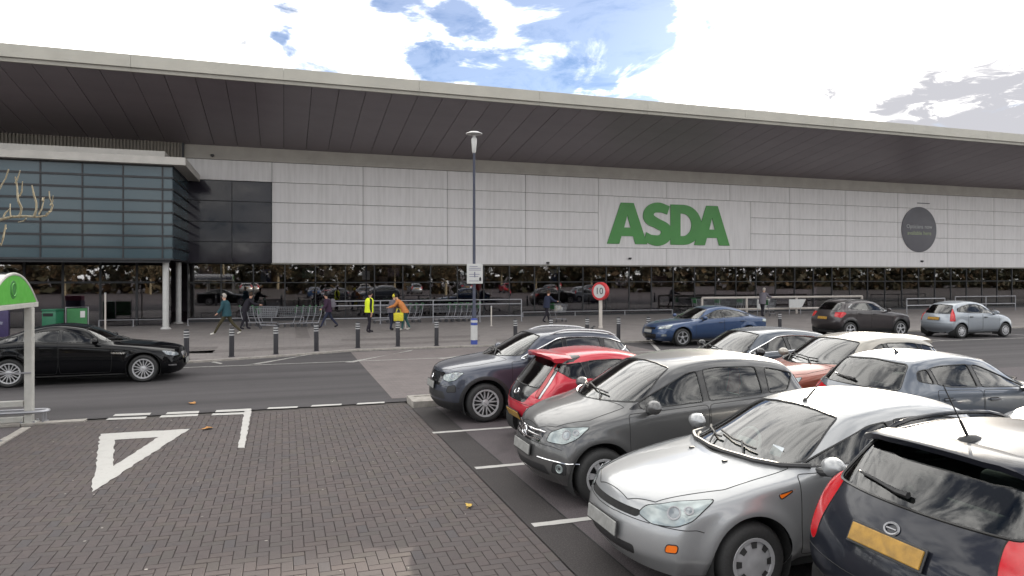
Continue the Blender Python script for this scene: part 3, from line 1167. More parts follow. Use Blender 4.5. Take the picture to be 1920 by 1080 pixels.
SPECS = {}
SPECS['silver'] = spec(                    # old silver hatchback, foreground
    paint_name='silver_paint', col=(.305, .312, .318), metal=.45, prough=.34, level=4, L=4.0, hw=.845, rw=.595, xf=.90, xr=3.38, R=.30, Ra=.355, rimR=.19,
    rim='cover8', rimmat='cover', xc=1.22, xw=1.98, xe=3.42, xg=3.86, cb=.10, wbow=.05, nb=.36, flare=.026,
    top=[(0, .70), (.13, .77), (.6, .875), (1.22, .965), (2.02, 1.34), (2.6, 1.41), (3.0, 1.405), (3.42, 1.34), (3.86, 1.0), (4.0, .95)],
    belt=belt3(.66, 1.22, .90, 3.42, .965, 4.0, .93),
    dlo=dict(x0=1.42, xt0=2.20, xt1=3.2, rear=[(3.42, 1.20), (3.47, 1.08)], panes=[(None, 2.44, 0, -.12), (2.53, None, -.12, 0)]),
    ws=(.68, .975, .50, 1.32), rs=(.58, 1.02, .48, 1.29), doors=[(1.34, 2.50), (2.52, 3.40)],
    lamps=[('headlight', 'fcorner', rounded([(.53, .63), (.62, .70), (.95, .755), (1.36, .79), (1.17, .655), (1.00, .60), (.72, .585)], .05), 'lamp_clear'),
           ('grille', 'end', rounded([(-.44, .655), (.44, .655), (.41, .60), (-.41, .60)], .03), 'gap'),
           ('lower_grille', 'end', rounded([(-.42, .385), (.42, .385), (.40, .30), (-.40, .30)], .05), 'black_plastic'),
           ('front_indicator', 'fcorner', rounded([(.88, .405), (1.02, .415), (1.03, .475), (.90, .465)], .03), 'amber'),
           ('side_indicator', 'side', [(1.13, .80), (1.29, .83), (1.15, .765)], 'amber'),
           ('tail_light', 'rcorner', rounded([(.80, .75), (1.12, .80), (1.05, 1.25), (.85, 1.25)], .05), 'lamp_red')],
    plate_f=.465, ant=(2.10, .0, .42, .75, .6), wheelmat='pale_trim', sill=.29, bumpz=.585, mirx=1.56, dirt=.06)

SPECS['grey_mpv'] = spec(                  # grey-brown compact people carrier
    paint_name='grey_paint', col=(.086, .086, .087), metal=.35, prough=.36, level=4, L=3.72, hw=.875, rw=.62, xf=.66, xr=3.02, R=.31, Ra=.37, rimR=.205,
    rim='fat7', rimmat='alloy', xc=.86, xw=1.62, xe=3.34, xg=3.62, cb=.09, wbow=.05, nb=.34,
    top=[(0, .76), (.13, .86), (.5, .99), (.86, 1.07), (1.66, 1.485), (2.2, 1.565), (2.8, 1.555), (3.34, 1.47), (3.62, 1.08), (3.72, 1.0)],
    belt=belt3(.72, .86, .95, 3.34, 1.085, 3.72, 1.06),
    dlo=dict(x0=1.00, xt0=1.82, xt1=3.05, rear=[(3.32, 1.32), (3.14, 1.13)], panes=[(1.16, 1.96, 0, 0), (2.04, 2.78, 0, .0), (2.86, None, .12, 0)]),
    ws=(.71, 1.085, .53, 1.465), rs=(.60, 1.12, .50, 1.42), doors=[(.98, 2.0), (2.02, 2.84)],
    lamps=[('headlight', 'fcorner', rounded([(.60, .66), (.66, .76), (.90, .83), (1.33, .86), (1.16, .73), (.95, .66)], .05), 'lamp_clear'),
           ('grille', 'end', rounded([(-.42, .76), (.42, .76), (.37, .62), (-.37, .62)], .05), 'gloss_black'),
           ('lower_grille', 'end', rounded([(-.50, .40), (.50, .40), (.55, .30), (-.55, .30)], .03), 'black_plastic'),
           ('fog_recess', 'fcorner', rounded([(.74, .34), (1.02, .34), (1.02, .46), (.78, .46)], .04), 'black_plastic'),
           ('tail_light', 'rcorner', rounded([(.80, .78), (1.15, .82), (1.0, 1.30), (.82, 1.28)], .05), 'lamp_red')],
    plate_f=.52, sill=.33, bumpz=.62, mirx=1.22, dirt=.08, privacy=False, ant=(3.15, 0, .06, .5, .6))

SPECS['black_hatch'] = spec(               # tall black hatchback with roof rails, tail towards the camera
    paint_name='black_blue_paint', col=(.012, .014, .021), metal=.2, prough=.3, coat=.5, pspec=.1, level=4, L=4.0, hw=.865, rw=.61, xf=.80, xr=3.32, R=.32, Ra=.375, rimR=.21,
    rim='d5', xc=1.05, xw=1.85, xe=3.40, xg=3.80, cb=.24, nb=.30, tb=.24,
    top=[(0, .80), (.13, .90), (.5, 1.0), (1.05, 1.08), (1.85, 1.43), (2.4, 1.505), (2.9, 1.51), (3.40, 1.455), (3.80, 1.06), (4.0, 1.0)],
    belt=belt3(.76, 1.05, .98, 3.4, 1.06, 4.0, .98),
    dlo=dict(x0=1.40, xt0=2.15, xt1=3.15, rear=[(3.40, 1.28), (3.30, 1.14)], panes=[(None, 2.2, 0, 0), (2.28, 2.98, 0, 0), (3.04, None, 0, 0)]),
    ws=(.70, 1.09, .53, 1.41), rs=(.66, 1.09, .53, 1.43), doors=[(1.25, 2.22), (2.24, 3.05)],
    lamps=[('headlight', 'fcorner', rounded([(.6, .72), (.66, .82), (1.3, .92), (1.15, .76)], .05), 'lamp_clear'),
           ('grille', 'end', rounded([(-.4, .74), (.4, .74), (.35, .60), (-.35, .60)], .05), 'gloss_black'),
           ('tail_light', 'rcorner', rounded([(.80, .70), (.88, .66), (1.24, .80), (1.22, 1.08), (1.08, 1.14), (.90, 1.09), (.82, .94)], .06), 'lamp_red'),
           ('reflector', 'rcorner', rounded([(.82, .36), (1.0, .36), (1.0, .44), (.82, .43)], .03), 'lamp_red')],
    plate_r=.88, rails='gloss_black', ant=(3.22, 0, .40, 1.02, 2.1), spoiler=(.16, .05, .0), rear_wiper=-.46, bumpz=.62, handle='chrome', privacy=False, dirt=.06)

SPECS['red'] = spec(                       # small red city car, tail towards the camera
    paint_name='red_paint', col=(.42, .016, .032), metal=.15, prough=.35, level=4, L=3.40, hw=.80, rw=.57, xf=.62, xr=2.88, R=.28, Ra=.335, rimR=.185, rim='cover7', rimmat='cover',
    xc=.80, xw=1.45, xe=2.80, xg=3.20, cb=.24, nb=.30, tb=.26,
    top=[(0, .74), (.13, .84), (.4, .93), (.80, 1.0), (1.45, 1.34), (1.9, 1.43), (2.4, 1.42), (2.80, 1.36), (3.20, .90), (3.4, .86)],
    belt=belt3(.70, .80, .90, 2.8, 1.02, 3.4, .90),
    dlo=dict(x0=1.10, xt0=1.72, xt1=2.60, rear=[(2.98, 1.22), (2.72, 1.05)], panes=[(None, 1.80, 0, 0), (1.86, 2.42, 0, 0), (2.46, None, .2, 0)]),
    ws=(.64, 1.01, .48, 1.325), rs=(.50, .90, .44, 1.34), doors=[(.95, 1.82), (1.84, 2.52)],
    black_tail=[(-.60, 1.36), (.60, 1.36), (.56, 1.0), (.36, .68), (-.36, .68), (-.56, 1.0)],
    lamps=[('headlight', 'fcorner', rounded([(.6, .68), (.66, .76), (1.2, .86), (1.1, .7)], .05), 'lamp_clear'),
           ('tail_light', 'rcorner', rounded([(.72, .80), (.80, .76), (.96, 1.0), (1.10, 1.32), (1.00, 1.32), (.84, 1.0)], .03), 'lamp_red_dark'),
           ('lamp_trim', 'rcorner', rounded([(.82, .77), (.87, .77), (1.04, 1.0), (1.18, 1.32), (1.11, 1.32), (.97, 1.0)], .02), 'alloy'),
           ('rear_trim', 'end', rounded([(-.48, .60), (.48, .60), (.60, .30), (-.60, .30)], .06), 'black_plastic')],
    plate_r=.48, spoiler=(.22, .06, .01), bumpz=.66, dirt=.05)

SPECS['suv'] = spec(                       # dark blue-grey crossover with roof rails
    paint_name='slate_paint', col=(.050, .057, .078), metal=.45, prough=.33, level=4, L=4.0, hw=.875, rw=.625, xf=.80, xr=3.24, R=.335, Ra=.395, rimR=.235, rim='y8', rimmat='alloy',
    xc=1.10, xw=1.88, xe=3.45, xg=3.84, cb=.25, nb=.32,
    top=[(0, .84), (.13, .93), (.5, 1.02), (1.10, 1.10), (1.88, 1.49), (2.4, 1.545), (2.9, 1.535), (3.45, 1.47), (3.84, 1.05), (4, 1)],
    belt=belt3(.80, 1.10, 1.0, 3.45, 1.10, 4.0, 1.05),
    dlo=dict(x0=1.46, xt0=2.20, xt1=3.25, rear=[(3.62, 1.24), (3.45, 1.15)], panes=[(None, 2.28, 0, 0), (2.36, 3.02, 0, 0), (3.08, None, .1, 0)]),
    ws=(.71, 1.115, .54, 1.47), rs=(.6, 1.1, .5, 1.42), doors=[(1.28, 2.30), (2.32, 3.10)], clad=.07,
    lamps=[('headlight', 'fcorner', rounded([(.62, .72), (.60, .80), (1.0, .87), (1.22, .86), (1.06, .74), (.85, .70)], .03), 'lamp_clear'),
           ('grille', 'end', rounded([(-.50, .84), (.50, .84), (.42, .62), (-.42, .62)], .05), 'gloss_black'),
           ('lower_grille', 'end', rounded([(-.55, .52), (.55, .52), (.60, .40), (-.60, .40)], .03), 'black_plastic'),
           ('fog_recess', 'fcorner', rounded([(.78, .52), (1.08, .54), (1.05, .66), (.82, .62)], .03), 'black_plastic'),
           ('tail_light', 'rcorner', rounded([(.70, .85), (1.15, .88), (1.1, 1.02), (.7, 1.0)], .03), 'lamp_red')],
    plate_f=.60, rails='alloy', chrome_dlo=.012, ant=(3.2, 0, .06, .5, .8), bumpz=.62, privacy=True, dirt=.08)

SPECS['grey_blue'] = spec(                 # dark estate behind, chrome window line
    paint_name='steel_blue_paint', col=(.055, .068, .088), metal=.35, prough=.32, level=3, L=4.3, hw=.88, rw=.61, xf=.88, xr=3.5, R=.32, Ra=.38, rimR=.22,
    xc=1.22, xw=2.0, xe=3.65, xg=4.10, cb=.26,
    top=[(0, .74), (.13, .83), (.6, .94), (1.22, 1.02), (2.0, 1.41), (2.6, 1.475), (3.1, 1.455), (3.65, 1.37), (4.10, 1.05), (4.3, 1)],
    belt=belt3(.70, 1.22, .95, 3.65, 1.04, 4.3, 1.0),
    dlo=dict(x0=1.60, xt0=2.35, xt1=3.4, rear=[(3.80, 1.20), (3.62, 1.11)], panes=[(None, 2.5, 0, 0), (2.58, 3.3, 0, 0), (3.36, None, .1, 0)]),
    ws=(.71, 1.03, .53, 1.395), rs=(.6, 1.08, .5, 1.35), doors=[(1.42, 2.52), (2.54, 3.4)],
    lamps=[('headlight', 'fcorner', rounded([(.62, .66), (.66, .75), (1.3, .82), (1.15, .68)], .05), 'lamp_clear'),
           ('grille', 'end', rounded([(-.4, .72), (.4, .72), (.36, .56), (-.36, .56)], .05), 'gloss_black')],
    chrome_dlo=.011, mirmat='gloss_black')

SPECS['orange'] = spec(                    # two-tone orange crossover, ivory roof
    paint_name='orange_paint', col=(.20, .042, .020), metal=.3, roofcol=(.30, .28, .245), level=4, L=4.05, hw=.87, rw=.61, xf=.82, xr=3.30, R=.325, Ra=.385, rimR=.215,
    xc=1.10, xw=1.90, xe=3.42, xg=3.84, cb=.25, mir_roof=True, roof_z=1.05,
    top=[(0, .80), (.13, .90), (.5, .99), (1.10, 1.06), (1.90, 1.45), (2.4, 1.52), (2.9, 1.51), (3.42, 1.44), (3.84, 1.05), (4.05, 1)],
    belt=belt3(.76, 1.10, .98, 3.42, 1.08, 4.05, 1.03),
    dlo=dict(x0=1.48, xt0=2.22, xt1=3.2, rear=[(3.56, 1.24), (3.40, 1.14)], panes=[(None, 2.3, 0, 0), (2.38, 3.02, 0, 0), (3.08, None, .1, 0)]),
    ws=(.71, 1.07, .53, 1.43), rs=(.6, 1.08, .5, 1.40), doors=[(1.30, 2.32), (2.34, 3.1)],
    lamps=[('headlight', 'fcorner', rounded([(.62, .72), (.66, .82), (1.3, .90), (1.15, .74)], .05), 'lamp_clear'),
           ('grille', 'end', rounded([(-.4, .78), (.4, .78), (.36, .64), (-.36, .64)], .05), 'gloss_black')],
    spoiler=(.14, .05, .0), privacy=True, clad=.05)

SPECS['blue_hatch'] = spec(                # blue-grey hatchback, tail towards the camera
    paint_name='blue_grey_paint', col=(.085, .10, .125), metal=.35, prough=.32, level=4, L=4.05, hw=.87, rw=.60, xf=.86, xr=3.38, R=.315, Ra=.375, rimR=.215,
    xc=1.18, xw=1.98, xe=3.42, xg=3.86, cb=.26, tb=.24,
    top=[(0, .72), (.13, .82), (.6, .93), (1.18, 1.0), (1.98, 1.385), (2.5, 1.46), (3.0, 1.45), (3.42, 1.39), (3.86, 1.0), (4.05, .95)],
    belt=belt3(.68, 1.18, .93, 3.42, 1.02, 4.05, .95),
    dlo=dict(x0=1.55, xt0=2.3, xt1=3.15, rear=[(3.38, 1.26), (3.44, 1.14)], panes=[(None, 2.42, 0, 0), (2.50, 3.16, 0, 0), (3.22, None, 0, 0)]),
    ws=(.71, 1.01, .53, 1.365), rs=(.66, 1.02, .53, 1.365), doors=[(1.38, 2.44), (2.46, 3.24)],
    lamps=[('headlight', 'fcorner', rounded([(.62, .66), (.66, .75), (1.3, .82), (1.15, .68)], .05), 'lamp_clear'),
           ('tail_light', 'rcorner', rounded([(.6, .80), (1.16, .84), (1.12, .98), (.62, .93)], .04), 'lamp_red')],
    rear_wiper=-.44, ant=(3.05, 0, .06, .5, .7), plate_r=.70)

SPECS['mondeo'] = spec(                    # blue family hatchback by the pavement
    paint_name='blue_paint', col=(.020, .048, .118), metal=.4, level=3, L=4.75, hw=.93, rw=.62, xf=.93, xr=3.75, R=.325, Ra=.385, rimR=.225, rim='d5', rimmat='alloy_grey',
    xc=1.30, xw=2.15, xe=3.62, xg=4.42, boot=True, cb=.28,
    top=[(0, .70), (.13, .78), (.6, .90), (1.30, .97), (2.15, 1.36), (2.7, 1.445), (3.1, 1.43), (3.62, 1.33), (4.42, 1.04), (4.75, 1.0)],
    belt=belt3(.66, 1.30, .90, 3.62, .99, 4.75, .95),
    dlo=dict(x0=1.66, xt0=2.46, xt1=3.45, rear=[(3.92, 1.12), (3.85, 1.06)], panes=[(None, 2.66, 0, 0), (2.74, None, 0, 0)]),
    ws=(.74, .985, .54, 1.345), rs=(.62, 1.07, .50, 1.31), doors=[(1.48, 2.68), (2.70, 3.62)],
    lamps=[('headlight', 'fcorner', rounded([(.66, .62), (.72, .70), (1.42, .80), (1.28, .66)], .05), 'lamp_clear'),
           ('grille', 'end', rounded([(-.5, .44), (.5, .44), (.42, .26), (-.42, .26)], .05), 'gloss_black'),
           ('upper_grille', 'end', rounded([(-.4, .68), (.4, .68), (.38, .60), (-.38, .60)], .03), 'gloss_black'),
           ('fog_light', 'fcorner', rounded([(.85, .36), (1.15, .38), (1.15, .46), (.88, .44)], .03), 'lamp_dim'),
           ('tail_light', 'rcorner', rounded([(.75, .80), (1.25, .84), (1.2, .95), (.75, .92)], .04), 'lamp_clear')], plate_f=.52)

SPECS['mokka'] = spec(                     # dark brown-grey crossover by the pavement
    paint_name='umber_paint', col=(.040, .034, .036), metal=.4, level=3, L=4.2, hw=.89, rw=.62, xf=.85, xr=3.5, R=.335, Ra=.395, rimR=.23, rim='d5',
    xc=1.12, xw=1.92, xe=3.55, xg=3.98, cb=.25,
    top=[(0, .86), (.13, .95), (.5, 1.04), (1.12, 1.12), (1.92, 1.50), (2.5, 1.585), (3.0, 1.57), (3.55, 1.50), (3.98, 1.08), (4.2, 1.05)],
    belt=belt3(.82, 1.12, 1.02, 3.55, 1.13, 4.2, 1.05),
    dlo=dict(x0=1.50, xt0=2.25, xt1=3.25, rear=[(3.50, 1.26), (3.38, 1.19)], panes=[(None, 2.4, 0, 0), (2.48, None, 0, 0)]),
    ws=(.72, 1.13, .54, 1.48), rs=(.6, 1.14, .5, 1.46), doors=[(1.32, 2.42), (2.44, 3.2)], clad=.06,
    lamps=[('headlight', 'fcorner', rounded([(.62, .76), (.66, .88), (1.3, .95), (1.15, .8)], .05), 'lamp_clear'),
           ('tail_light', 'rcorner', rounded([(.70, .88), (1.1, .84), (1.38, 1.02), (1.25, 1.08), (.75, 1.06)], .05), 'lamp_red')],
    chrome_dlo=.010, plate_r=.80, rails='gloss_black')

SPECS['pale_hatch'] = spec(                # small pale silver hatchback by the pavement
    paint_name='pale_silver_paint', col=(.28, .305, .335), metal=.4, level=3, L=3.80, hw=.83, rw=.585, xf=.72, xr=3.16, R=.295, Ra=.35, rimR=.19, rim='cover9', rimmat='cover',
    xc=.92, xw=1.62, xe=3.22, xg=3.66, cb=.25, tb=.24,
    top=[(0, .74), (.13, .86), (.5, .98), (.92, 1.05), (1.62, 1.42), (2.1, 1.52), (2.6, 1.52), (3.22, 1.41), (3.66, .98), (3.8, .95)],
    belt=belt3(.70, .92, .93, 3.22, 1.0, 3.8, .93),
    dlo=dict(x0=1.24, xt0=1.92, xt1=2.9, rear=[(3.22, 1.22), (3.28, 1.08)], panes=[(None, 1.98, 0, 0), (2.04, 2.78, 0, 0), (2.84, None, .1, 0)]),
    ws=(.68, 1.06, .5, 1.405), rs=(.60, 1.0, .48, 1.37), doors=[(1.08, 2.0), (2.02, 2.82)],
    lamps=[('headlight', 'fcorner', rounded([(.6, .68), (.66, .8), (1.25, .88), (1.1, .72)], .05), 'lamp_clear'),
           ('tail_light', 'rcorner', rounded([(.82, .70), (1.12, .70), (1.10, .95), (1.02, 1.22), (.92, 1.20), (.86, .9)], .04), 'lamp_red')],
    plate_r=.78, handle='black_plastic')

SPECS['black_saloon'] = spec(              # long black saloon on the road, nose to the right
    paint_name='black_paint', col=(.003, .0032, .004), metal=.0, prough=.28, coat=.55, pspec=.0, level=4, L=4.62, hw=.90, rw=.60, zb=.17, xf=.86, xr=3.58, R=.325, Ra=.375, rimR=.235, rim='thin15', rimmat='alloy',
    xc=1.38, xw=2.10, xe=3.40, xg=4.10, boot=True, cb=.26, nb=.34, sill=.27,
    top=[(0, .72), (.13, .79), (.6, .88), (1.38, .965), (2.10, 1.32), (2.6, 1.40), (3.0, 1.385), (3.40, 1.29), (4.10, 1.04), (4.62, 1.0)],
    belt=belt3(.67, 1.38, .90, 3.40, .97, 4.62, .95),
    dlo=dict(x0=1.72, xt0=2.42, xt1=3.25, rear=[(3.74, 1.10), (3.66, 1.04)], panes=[(None, 2.58, 0, 0), (2.64, 3.36, 0, 0), (3.40, None, .2, 0)]),
    ws=(.71, .98, .52, 1.305), rs=(.60, 1.06, .48, 1.27), doors=[(1.52, 2.60), (2.62, 3.42)],
    lamps=[('headlight', 'fcorner', rounded([(.62, .60), (.70, .67), (1.28, .74), (1.20, .64), (.9, .59)], .04), 'lamp_dim'),
           ('grille', 'end', rounded([(-.36, .66), (.36, .66), (.32, .44), (-.32, .44)], .06), 'chrome'),
           ('bumper_blade', 'fcorner', rounded([(.80, .35), (1.14, .375), (1.14, .40), (.80, .385)], .01), 'chrome'),
           ('side_vent', 'side', rounded([(1.22, .725), (1.55, .74), (1.53, .70), (1.27, .685)], .015), 'chrome')],
    dirt=.0, bumpz=.55)


def merc_face(S, root, Mp):
    for z, w in ((.655, .36), (.70, .39), (.745, .41)):
        t = MB(); P = []
        for y in np.linspace(-w, w, 9):
            p, nn = S.at('end', y, z, lambda V, N: N[:, 0] < -.1)
            P.append(p + nn * .006)
        t.tube(P, .011, 5); t.obj('grille_bar', M['chrome'], root, smooth=True)
    p, nn = S.at('end', 0, .70, lambda V, N: N[:, 0] < -.1)
    t = MB()
    t.tube([(p.x - .022, .075 * math.cos(a), .70 + .075 * math.sin(a)) for a in np.linspace(0, 2 * math.pi, 25)[:-1]], .009, 6, closed=True)
    for a in (90, 210, 330):
        t.tube([(p.x - .022, 0, .70), (p.x - .022, .075 * math.cos(R(a)), .70 + .075 * math.sin(R(a)))], [.012, .004], 6)
    t.obj('badge', M['chrome'], root, smooth=True)
    for sd in (-1, 1):
        p, nn = S.at('fcorner', .90, .40, lambda V, N: np.sign(V[:, 1]) == sd)
        q = nn.to_track_quat('Z', 'Y').to_matrix().to_4x4()
        f = MB(); f.lathe([(0, .0), (.035, .004), (.042, .012), (.05, .010), (.052, -.01)], 16, m=Matrix.Translation(p) @ q)
        f.obj('fog_light', M['lamp_clear'], root, smooth=True)
    b = MB()
    P = []
    for h in np.linspace(.45, 1.2, 12):
        p, nn = S.at('fcorner', h, .47, lambda V, N: V[:, 1] < 0)
        P.append(p + nn * .003)
    b.tube(P, .007, 5); b.obj('bumper_strip', M['chrome'], root, smooth=True)


def emblem(z, rad, mat='chrome', rear=False, ring=True):
    def fn(S, root, Mp):
        p, nn = S.at('end', 0, z, (lambda V, N: N[:, 0] > .15) if rear else (lambda V, N: N[:, 0] < -.1))
        q = nn.to_track_quat('Z', 'Y').to_matrix().to_4x4()
        m = Matrix.Translation(p + nn * .006) @ q
        t = MB()
        if ring:
            t.tube([m @ Vector((rad * math.cos(a), rad * .72 * math.sin(a), 0)) for a in np.linspace(0, 2 * math.pi, 21)[:-1]], rad * .16, 5, closed=True)
            t.tube([m @ Vector((-rad * .7, 0, 0)), m @ Vector((rad * .7, 0, 0))], rad * .12, 5)
        else:
            t.lathe([(0, .012), (rad * .8, .008), (rad, 0)], 16, m=m)
        t.obj('badge', M[mat], root, smooth=True)
    return fn


def focus_bits(S, root, Mp):
    for y in (-.28, .22):                                          # washer jets on the bonnet
        p, nn = S.at('top', 1.02, y, lambda V, N: N[:, 2] > .5)
        t = MB(); t.rbox(-.02, .025, -.014, .014, -.004, .014, .006); t.obj('washer_jet', M['black_plastic'], root, loc=p)
    P = []
    for y in np.linspace(-.74, .74, 15):                           # dark scuttle under the screen
        p, nn = S.at('end', y, .962 + .0 * abs(y), lambda V, N: (V[:, 0] > .95) & (V[:, 0] < 1.75) & (N[:, 2] > .3))
        P.append(p + Vector((-.03, 0, .008)))
    t = MB(); t.tube(P, .022, 6); t.obj('scuttle', M['black_plastic'], root, smooth=True)
    p, nn = S.at('end', -.42, 1.02, lambda V, N: (N[:, 0] < -.1) & (V[:, 0] > 1.2))
    t = MB(); t.add([(0, -.07, -.035), (0, .07, -.035), (.045, .07, .04), (.045, -.07, .04)], [(0, 1, 2, 3)])
    t.obj('parking_slip', M['white_paper'], root, loc=p + Vector((.03, 0, 0)))


SPECS['grey_mpv']['extra'] = [merc_face]
SPECS['silver']['extra'] = [focus_bits]
SPECS['red']['extra'] = [emblem(.80, .06, rear=True)]
SPECS['suv']['extra'] = [emblem(.73, .06, ring=False)]
SPECS['black_hatch']['extra'] = [emblem(.97, .05, rear=True, mat='alloy_grey')]

ROW = 'cars in the marked parking bays'
KERB = 'cars stopped along the pavement'
CARS = [  # spec, nose or tail x, side of it, y, flip, label, group
    ('suv', 2.50, 'nose', 12.32, 'dark slate crossover with chrome roof rails parked behind the small red car', ROW),
    ('red', 3.22, 'tail', 9.86, 'small bright red city car with black tailgate between grey car and dark crossover', ROW),
    ('grey_mpv', 2.66, 'nose', 7.74, 'brownish grey people carrier with chrome grille bars next to the silver hatchback', ROW),
    ('silver', 2.54, 'nose', 5.32, 'silver hatchback with aerial on its roof, front wheel turned to the camera', ROW),
    ('black_hatch', 3.36, 'tail', 3.28, 'blackish hatchback seen from behind with roof rails, rear wiper and long aerial', ROW),
    ('grey_blue', 6.95, 'nose', 12.1, 'dark steel blue estate with chrome window line behind the dark crossover', ROW),
    ('orange', 7.35, 'nose', 9.85, 'orange crossover with ivory roof and ivory door mirrors', ROW),
    ('blue_hatch', 7.25, 'tail', 7.65, 'blue grey hatchback showing its rear window beside the orange crossover', ROW),
    ('mondeo', 12.75, 'nose', 22.75, 'bright blue hatchback with a paper slip behind its windscreen', KERB),
    ('mokka', 21.35, 'tail', 23.5, 'dark brown crossover between the blue and the pale silver car by the pavement', KERB),
    ('pale_hatch', 25.65, 'tail', 21.95, 'small pale silver hatchback with round wheel covers, rightmost by the pavement', KERB),
    ('black_saloon', -2.32, 'nose', 19.30, 'long black saloon with thin spoked wheels passing behind the trolley shelter', None),
]
CAR = {}


def build_cars(only=None):
    for key, x, what, y, label, group in CARS:
        if only and key not in only:
            continue
        sp = SPECS[key]
        root, S = make_car(sp)
        flip = (what == 'tail') or key == 'black_saloon'
        if key == 'black_saloon':
            cx = x - sp['L'] / 2
        else:
            cx = x + sp['L'] / 2
        place(root, cx, y, flip, label, group, sp)
        CAR[key] = root
# ---------------------------------------------------------------- ground
def ground_mats():
    def tarmac(name, lo, hi, speck=.5, patch=.25, bumps=.35):
        t = NT(name)
        v = t.coord()
        big = t.noise(v, .22, 6, .6, .4)
        mid = t.noise(v, 2.3, 6, .65)
        fine = t.noise(v, 70, 3, .7)
        c = t.ramp(big, (.28, lo), (.72, hi))
        c = t.mix(patch, c, t.ramp(mid, (.3, tuple(q * .6 for q in lo)), (.75, tuple(q * 1.25 for q in hi))))
        c = t.mix(speck, c, t.ramp(fine, (.33, tuple(q * .35 for q in lo)), (.52, lo), (.70, tuple(min(1, q * 2.1) for q in hi))))
        oil = t.noise(v, .62, 5, .55, .6)
        c = t.mix(t.ramp(oil, (.26, (.6, .6, .6)), (.40, (0, 0, 0))), c, tuple(q * .5 for q in lo))
        t.set(Base_Color=c, Roughness=.86, Specular_IOR_Level=.35)
        t.bump(fine, bumps, .006)
        return t.m
    M['tarmac'] = tarmac('tarmac', (.066, .056, .059), (.092, .080, .083))
    M['tarmac_road'] = tarmac('road_tarmac', (.048, .044, .046), (.060, .056, .058), .4, .2, .25)
    tt = M['tarmac_road'].node_tree                     # long wheel-worn streaks down the road
    q = tt.nodes['Principled BSDF']; src = q.inputs['Base Color'].links[0].from_socket
    tc = tt.nodes.new('ShaderNodeTexCoord'); mp = tt.nodes.new('ShaderNodeMapping'); mp.inputs['Scale'].default_value = (.05, 1.3, 1)
    tt.links.new(tc.outputs['Object'], mp.inputs[0]); nz = tt.nodes.new('ShaderNodeTexNoise'); tt.links.new(mp.outputs[0], nz.inputs['Vector']); nz.inputs['Scale'].default_value = 1.0; nz.inputs['Detail'].default_value = 5
    rp = tt.nodes.new('ShaderNodeValToRGB'); tt.links.new(nz.outputs['Fac'], rp.inputs[0]); rp.color_ramp.elements[0].position = .34; rp.color_ramp.elements[0].color = (.66, .65, .65, 1); rp.color_ramp.elements[1].position = .66; rp.color_ramp.elements[1].color = (1.15, 1.14, 1.14, 1)
    mx = tt.nodes.new('ShaderNodeMix'); mx.data_type = 'RGBA'; mx.blend_type = 'MULTIPLY'; mx.inputs['Factor'].default_value = 1
    tt.links.new(src, mx.inputs['A']); tt.links.new(rp.outputs[0], mx.inputs['B']); tt.links.new(mx.outputs['Result'], q.inputs['Base Color'])
    M['gutter'] = tarmac('gutter_tarmac', (.030, .026, .026), (.044, .039, .038), .5, .3)
    M['concrete'] = plain('kerb_concrete', (.27, .25, .225), .85, 0, .25, 8, bump=.3)
    M['joint'] = plain('joint_sand', (.046, .039, .035), .95, 0, .3, 20)
    # block paving: each block has its own tone
    def pavers(name):
        t = NT(name)
        at = t.n('ShaderNodeAttribute', attribute_name='tone')
        v = t.coord()
        c = t.ramp(at.outputs['Fac'], (0, (.048, .038, .039)), (.25, (.074, .056, .054)), (.5, (.060, .051, .051)), (.75, (.080, .061, .056)), (.9, (.068, .057, .047)), (1, (.050, .046, .052)))
        g = t.noise(v, 60, 5, .7)
        c = t.mix(.42, c, t.ramp(g, (.25, (.034, .028, .028)), (.5, (.068, .057, .055)), (.8, (.120, .102, .097))), 'MIX')
        st = t.noise(t.coord(1.0, 'Generated') if False else v, .8, 6, .65, .5)
        c = t.mix(t.ramp(st, (.30, (.42, .42, .42)), (.55, (0, 0, 0))), c, (.048, .042, .041))
        t.set(Base_Color=c, Roughness=.82, Specular_IOR_Level=.4)
        t.bump(g, .35, .004)
        return t.m
    M['paver'] = pavers('block_paver')
    t = NT('raised_table_blocks')                       # small blocks too far off to tell apart
    v = t.coord()
    b = t.n('ShaderNodeTexBrick'); t.l(v, b.inputs['Vector'])
    b.inputs['Scale'].default_value = 1.0; b.inputs['Brick Width'].default_value = .2; b.inputs['Row Height'].default_value = .1
    b.inputs['Mortar Size'].default_value = .004; b.offset = .5
    b.inputs['Color1'].default_value = (.115, .098, .095, 1); b.inputs['Color2'].default_value = (.150, .125, .120, 1); b.inputs['Mortar'].default_value = (.05, .045, .043, 1)
    c = t.mix(.35, b.outputs['Color'], t.ramp(t.noise(v, 1.1, 6, .65), (.3, (.07, .062, .06)), (.7, (.16, .14, .135))))
    t.set(Base_Color=c, Roughness=.85)
    M['table'] = t.m
    t = NT('pavement_slabs')
    b = t.n('ShaderNodeTexBrick'); t.l(v := t.coord(), b.inputs['Vector'])
    b.inputs['Scale'].default_value = 1.0; b.inputs['Brick Width'].default_value = .45; b.inputs['Row Height'].default_value = .45; b.offset = .5
    b.inputs['Mortar Size'].default_value = .008
    b.inputs['Color1'].default_value = (.150, .136, .130, 1); b.inputs['Color2'].default_value = (.185, .168, .160, 1); b.inputs['Mortar'].default_value = (.09, .08, .075, 1)
    c = t.mix(.4, b.outputs['Color'], t.ramp(t.noise(v, .5, 7, .68, .4), (.3, (.10, .088, .085)), (.7, (.21, .19, .18))))
    t.set(Base_Color=c, Roughness=.85)
    M['slabs'] = t.m
    M['band'] = plain('dark_paving_band', (.115, .102, .097), .85, 0, .25, 5)
    t = NT('road_paint')
    v = t.coord()
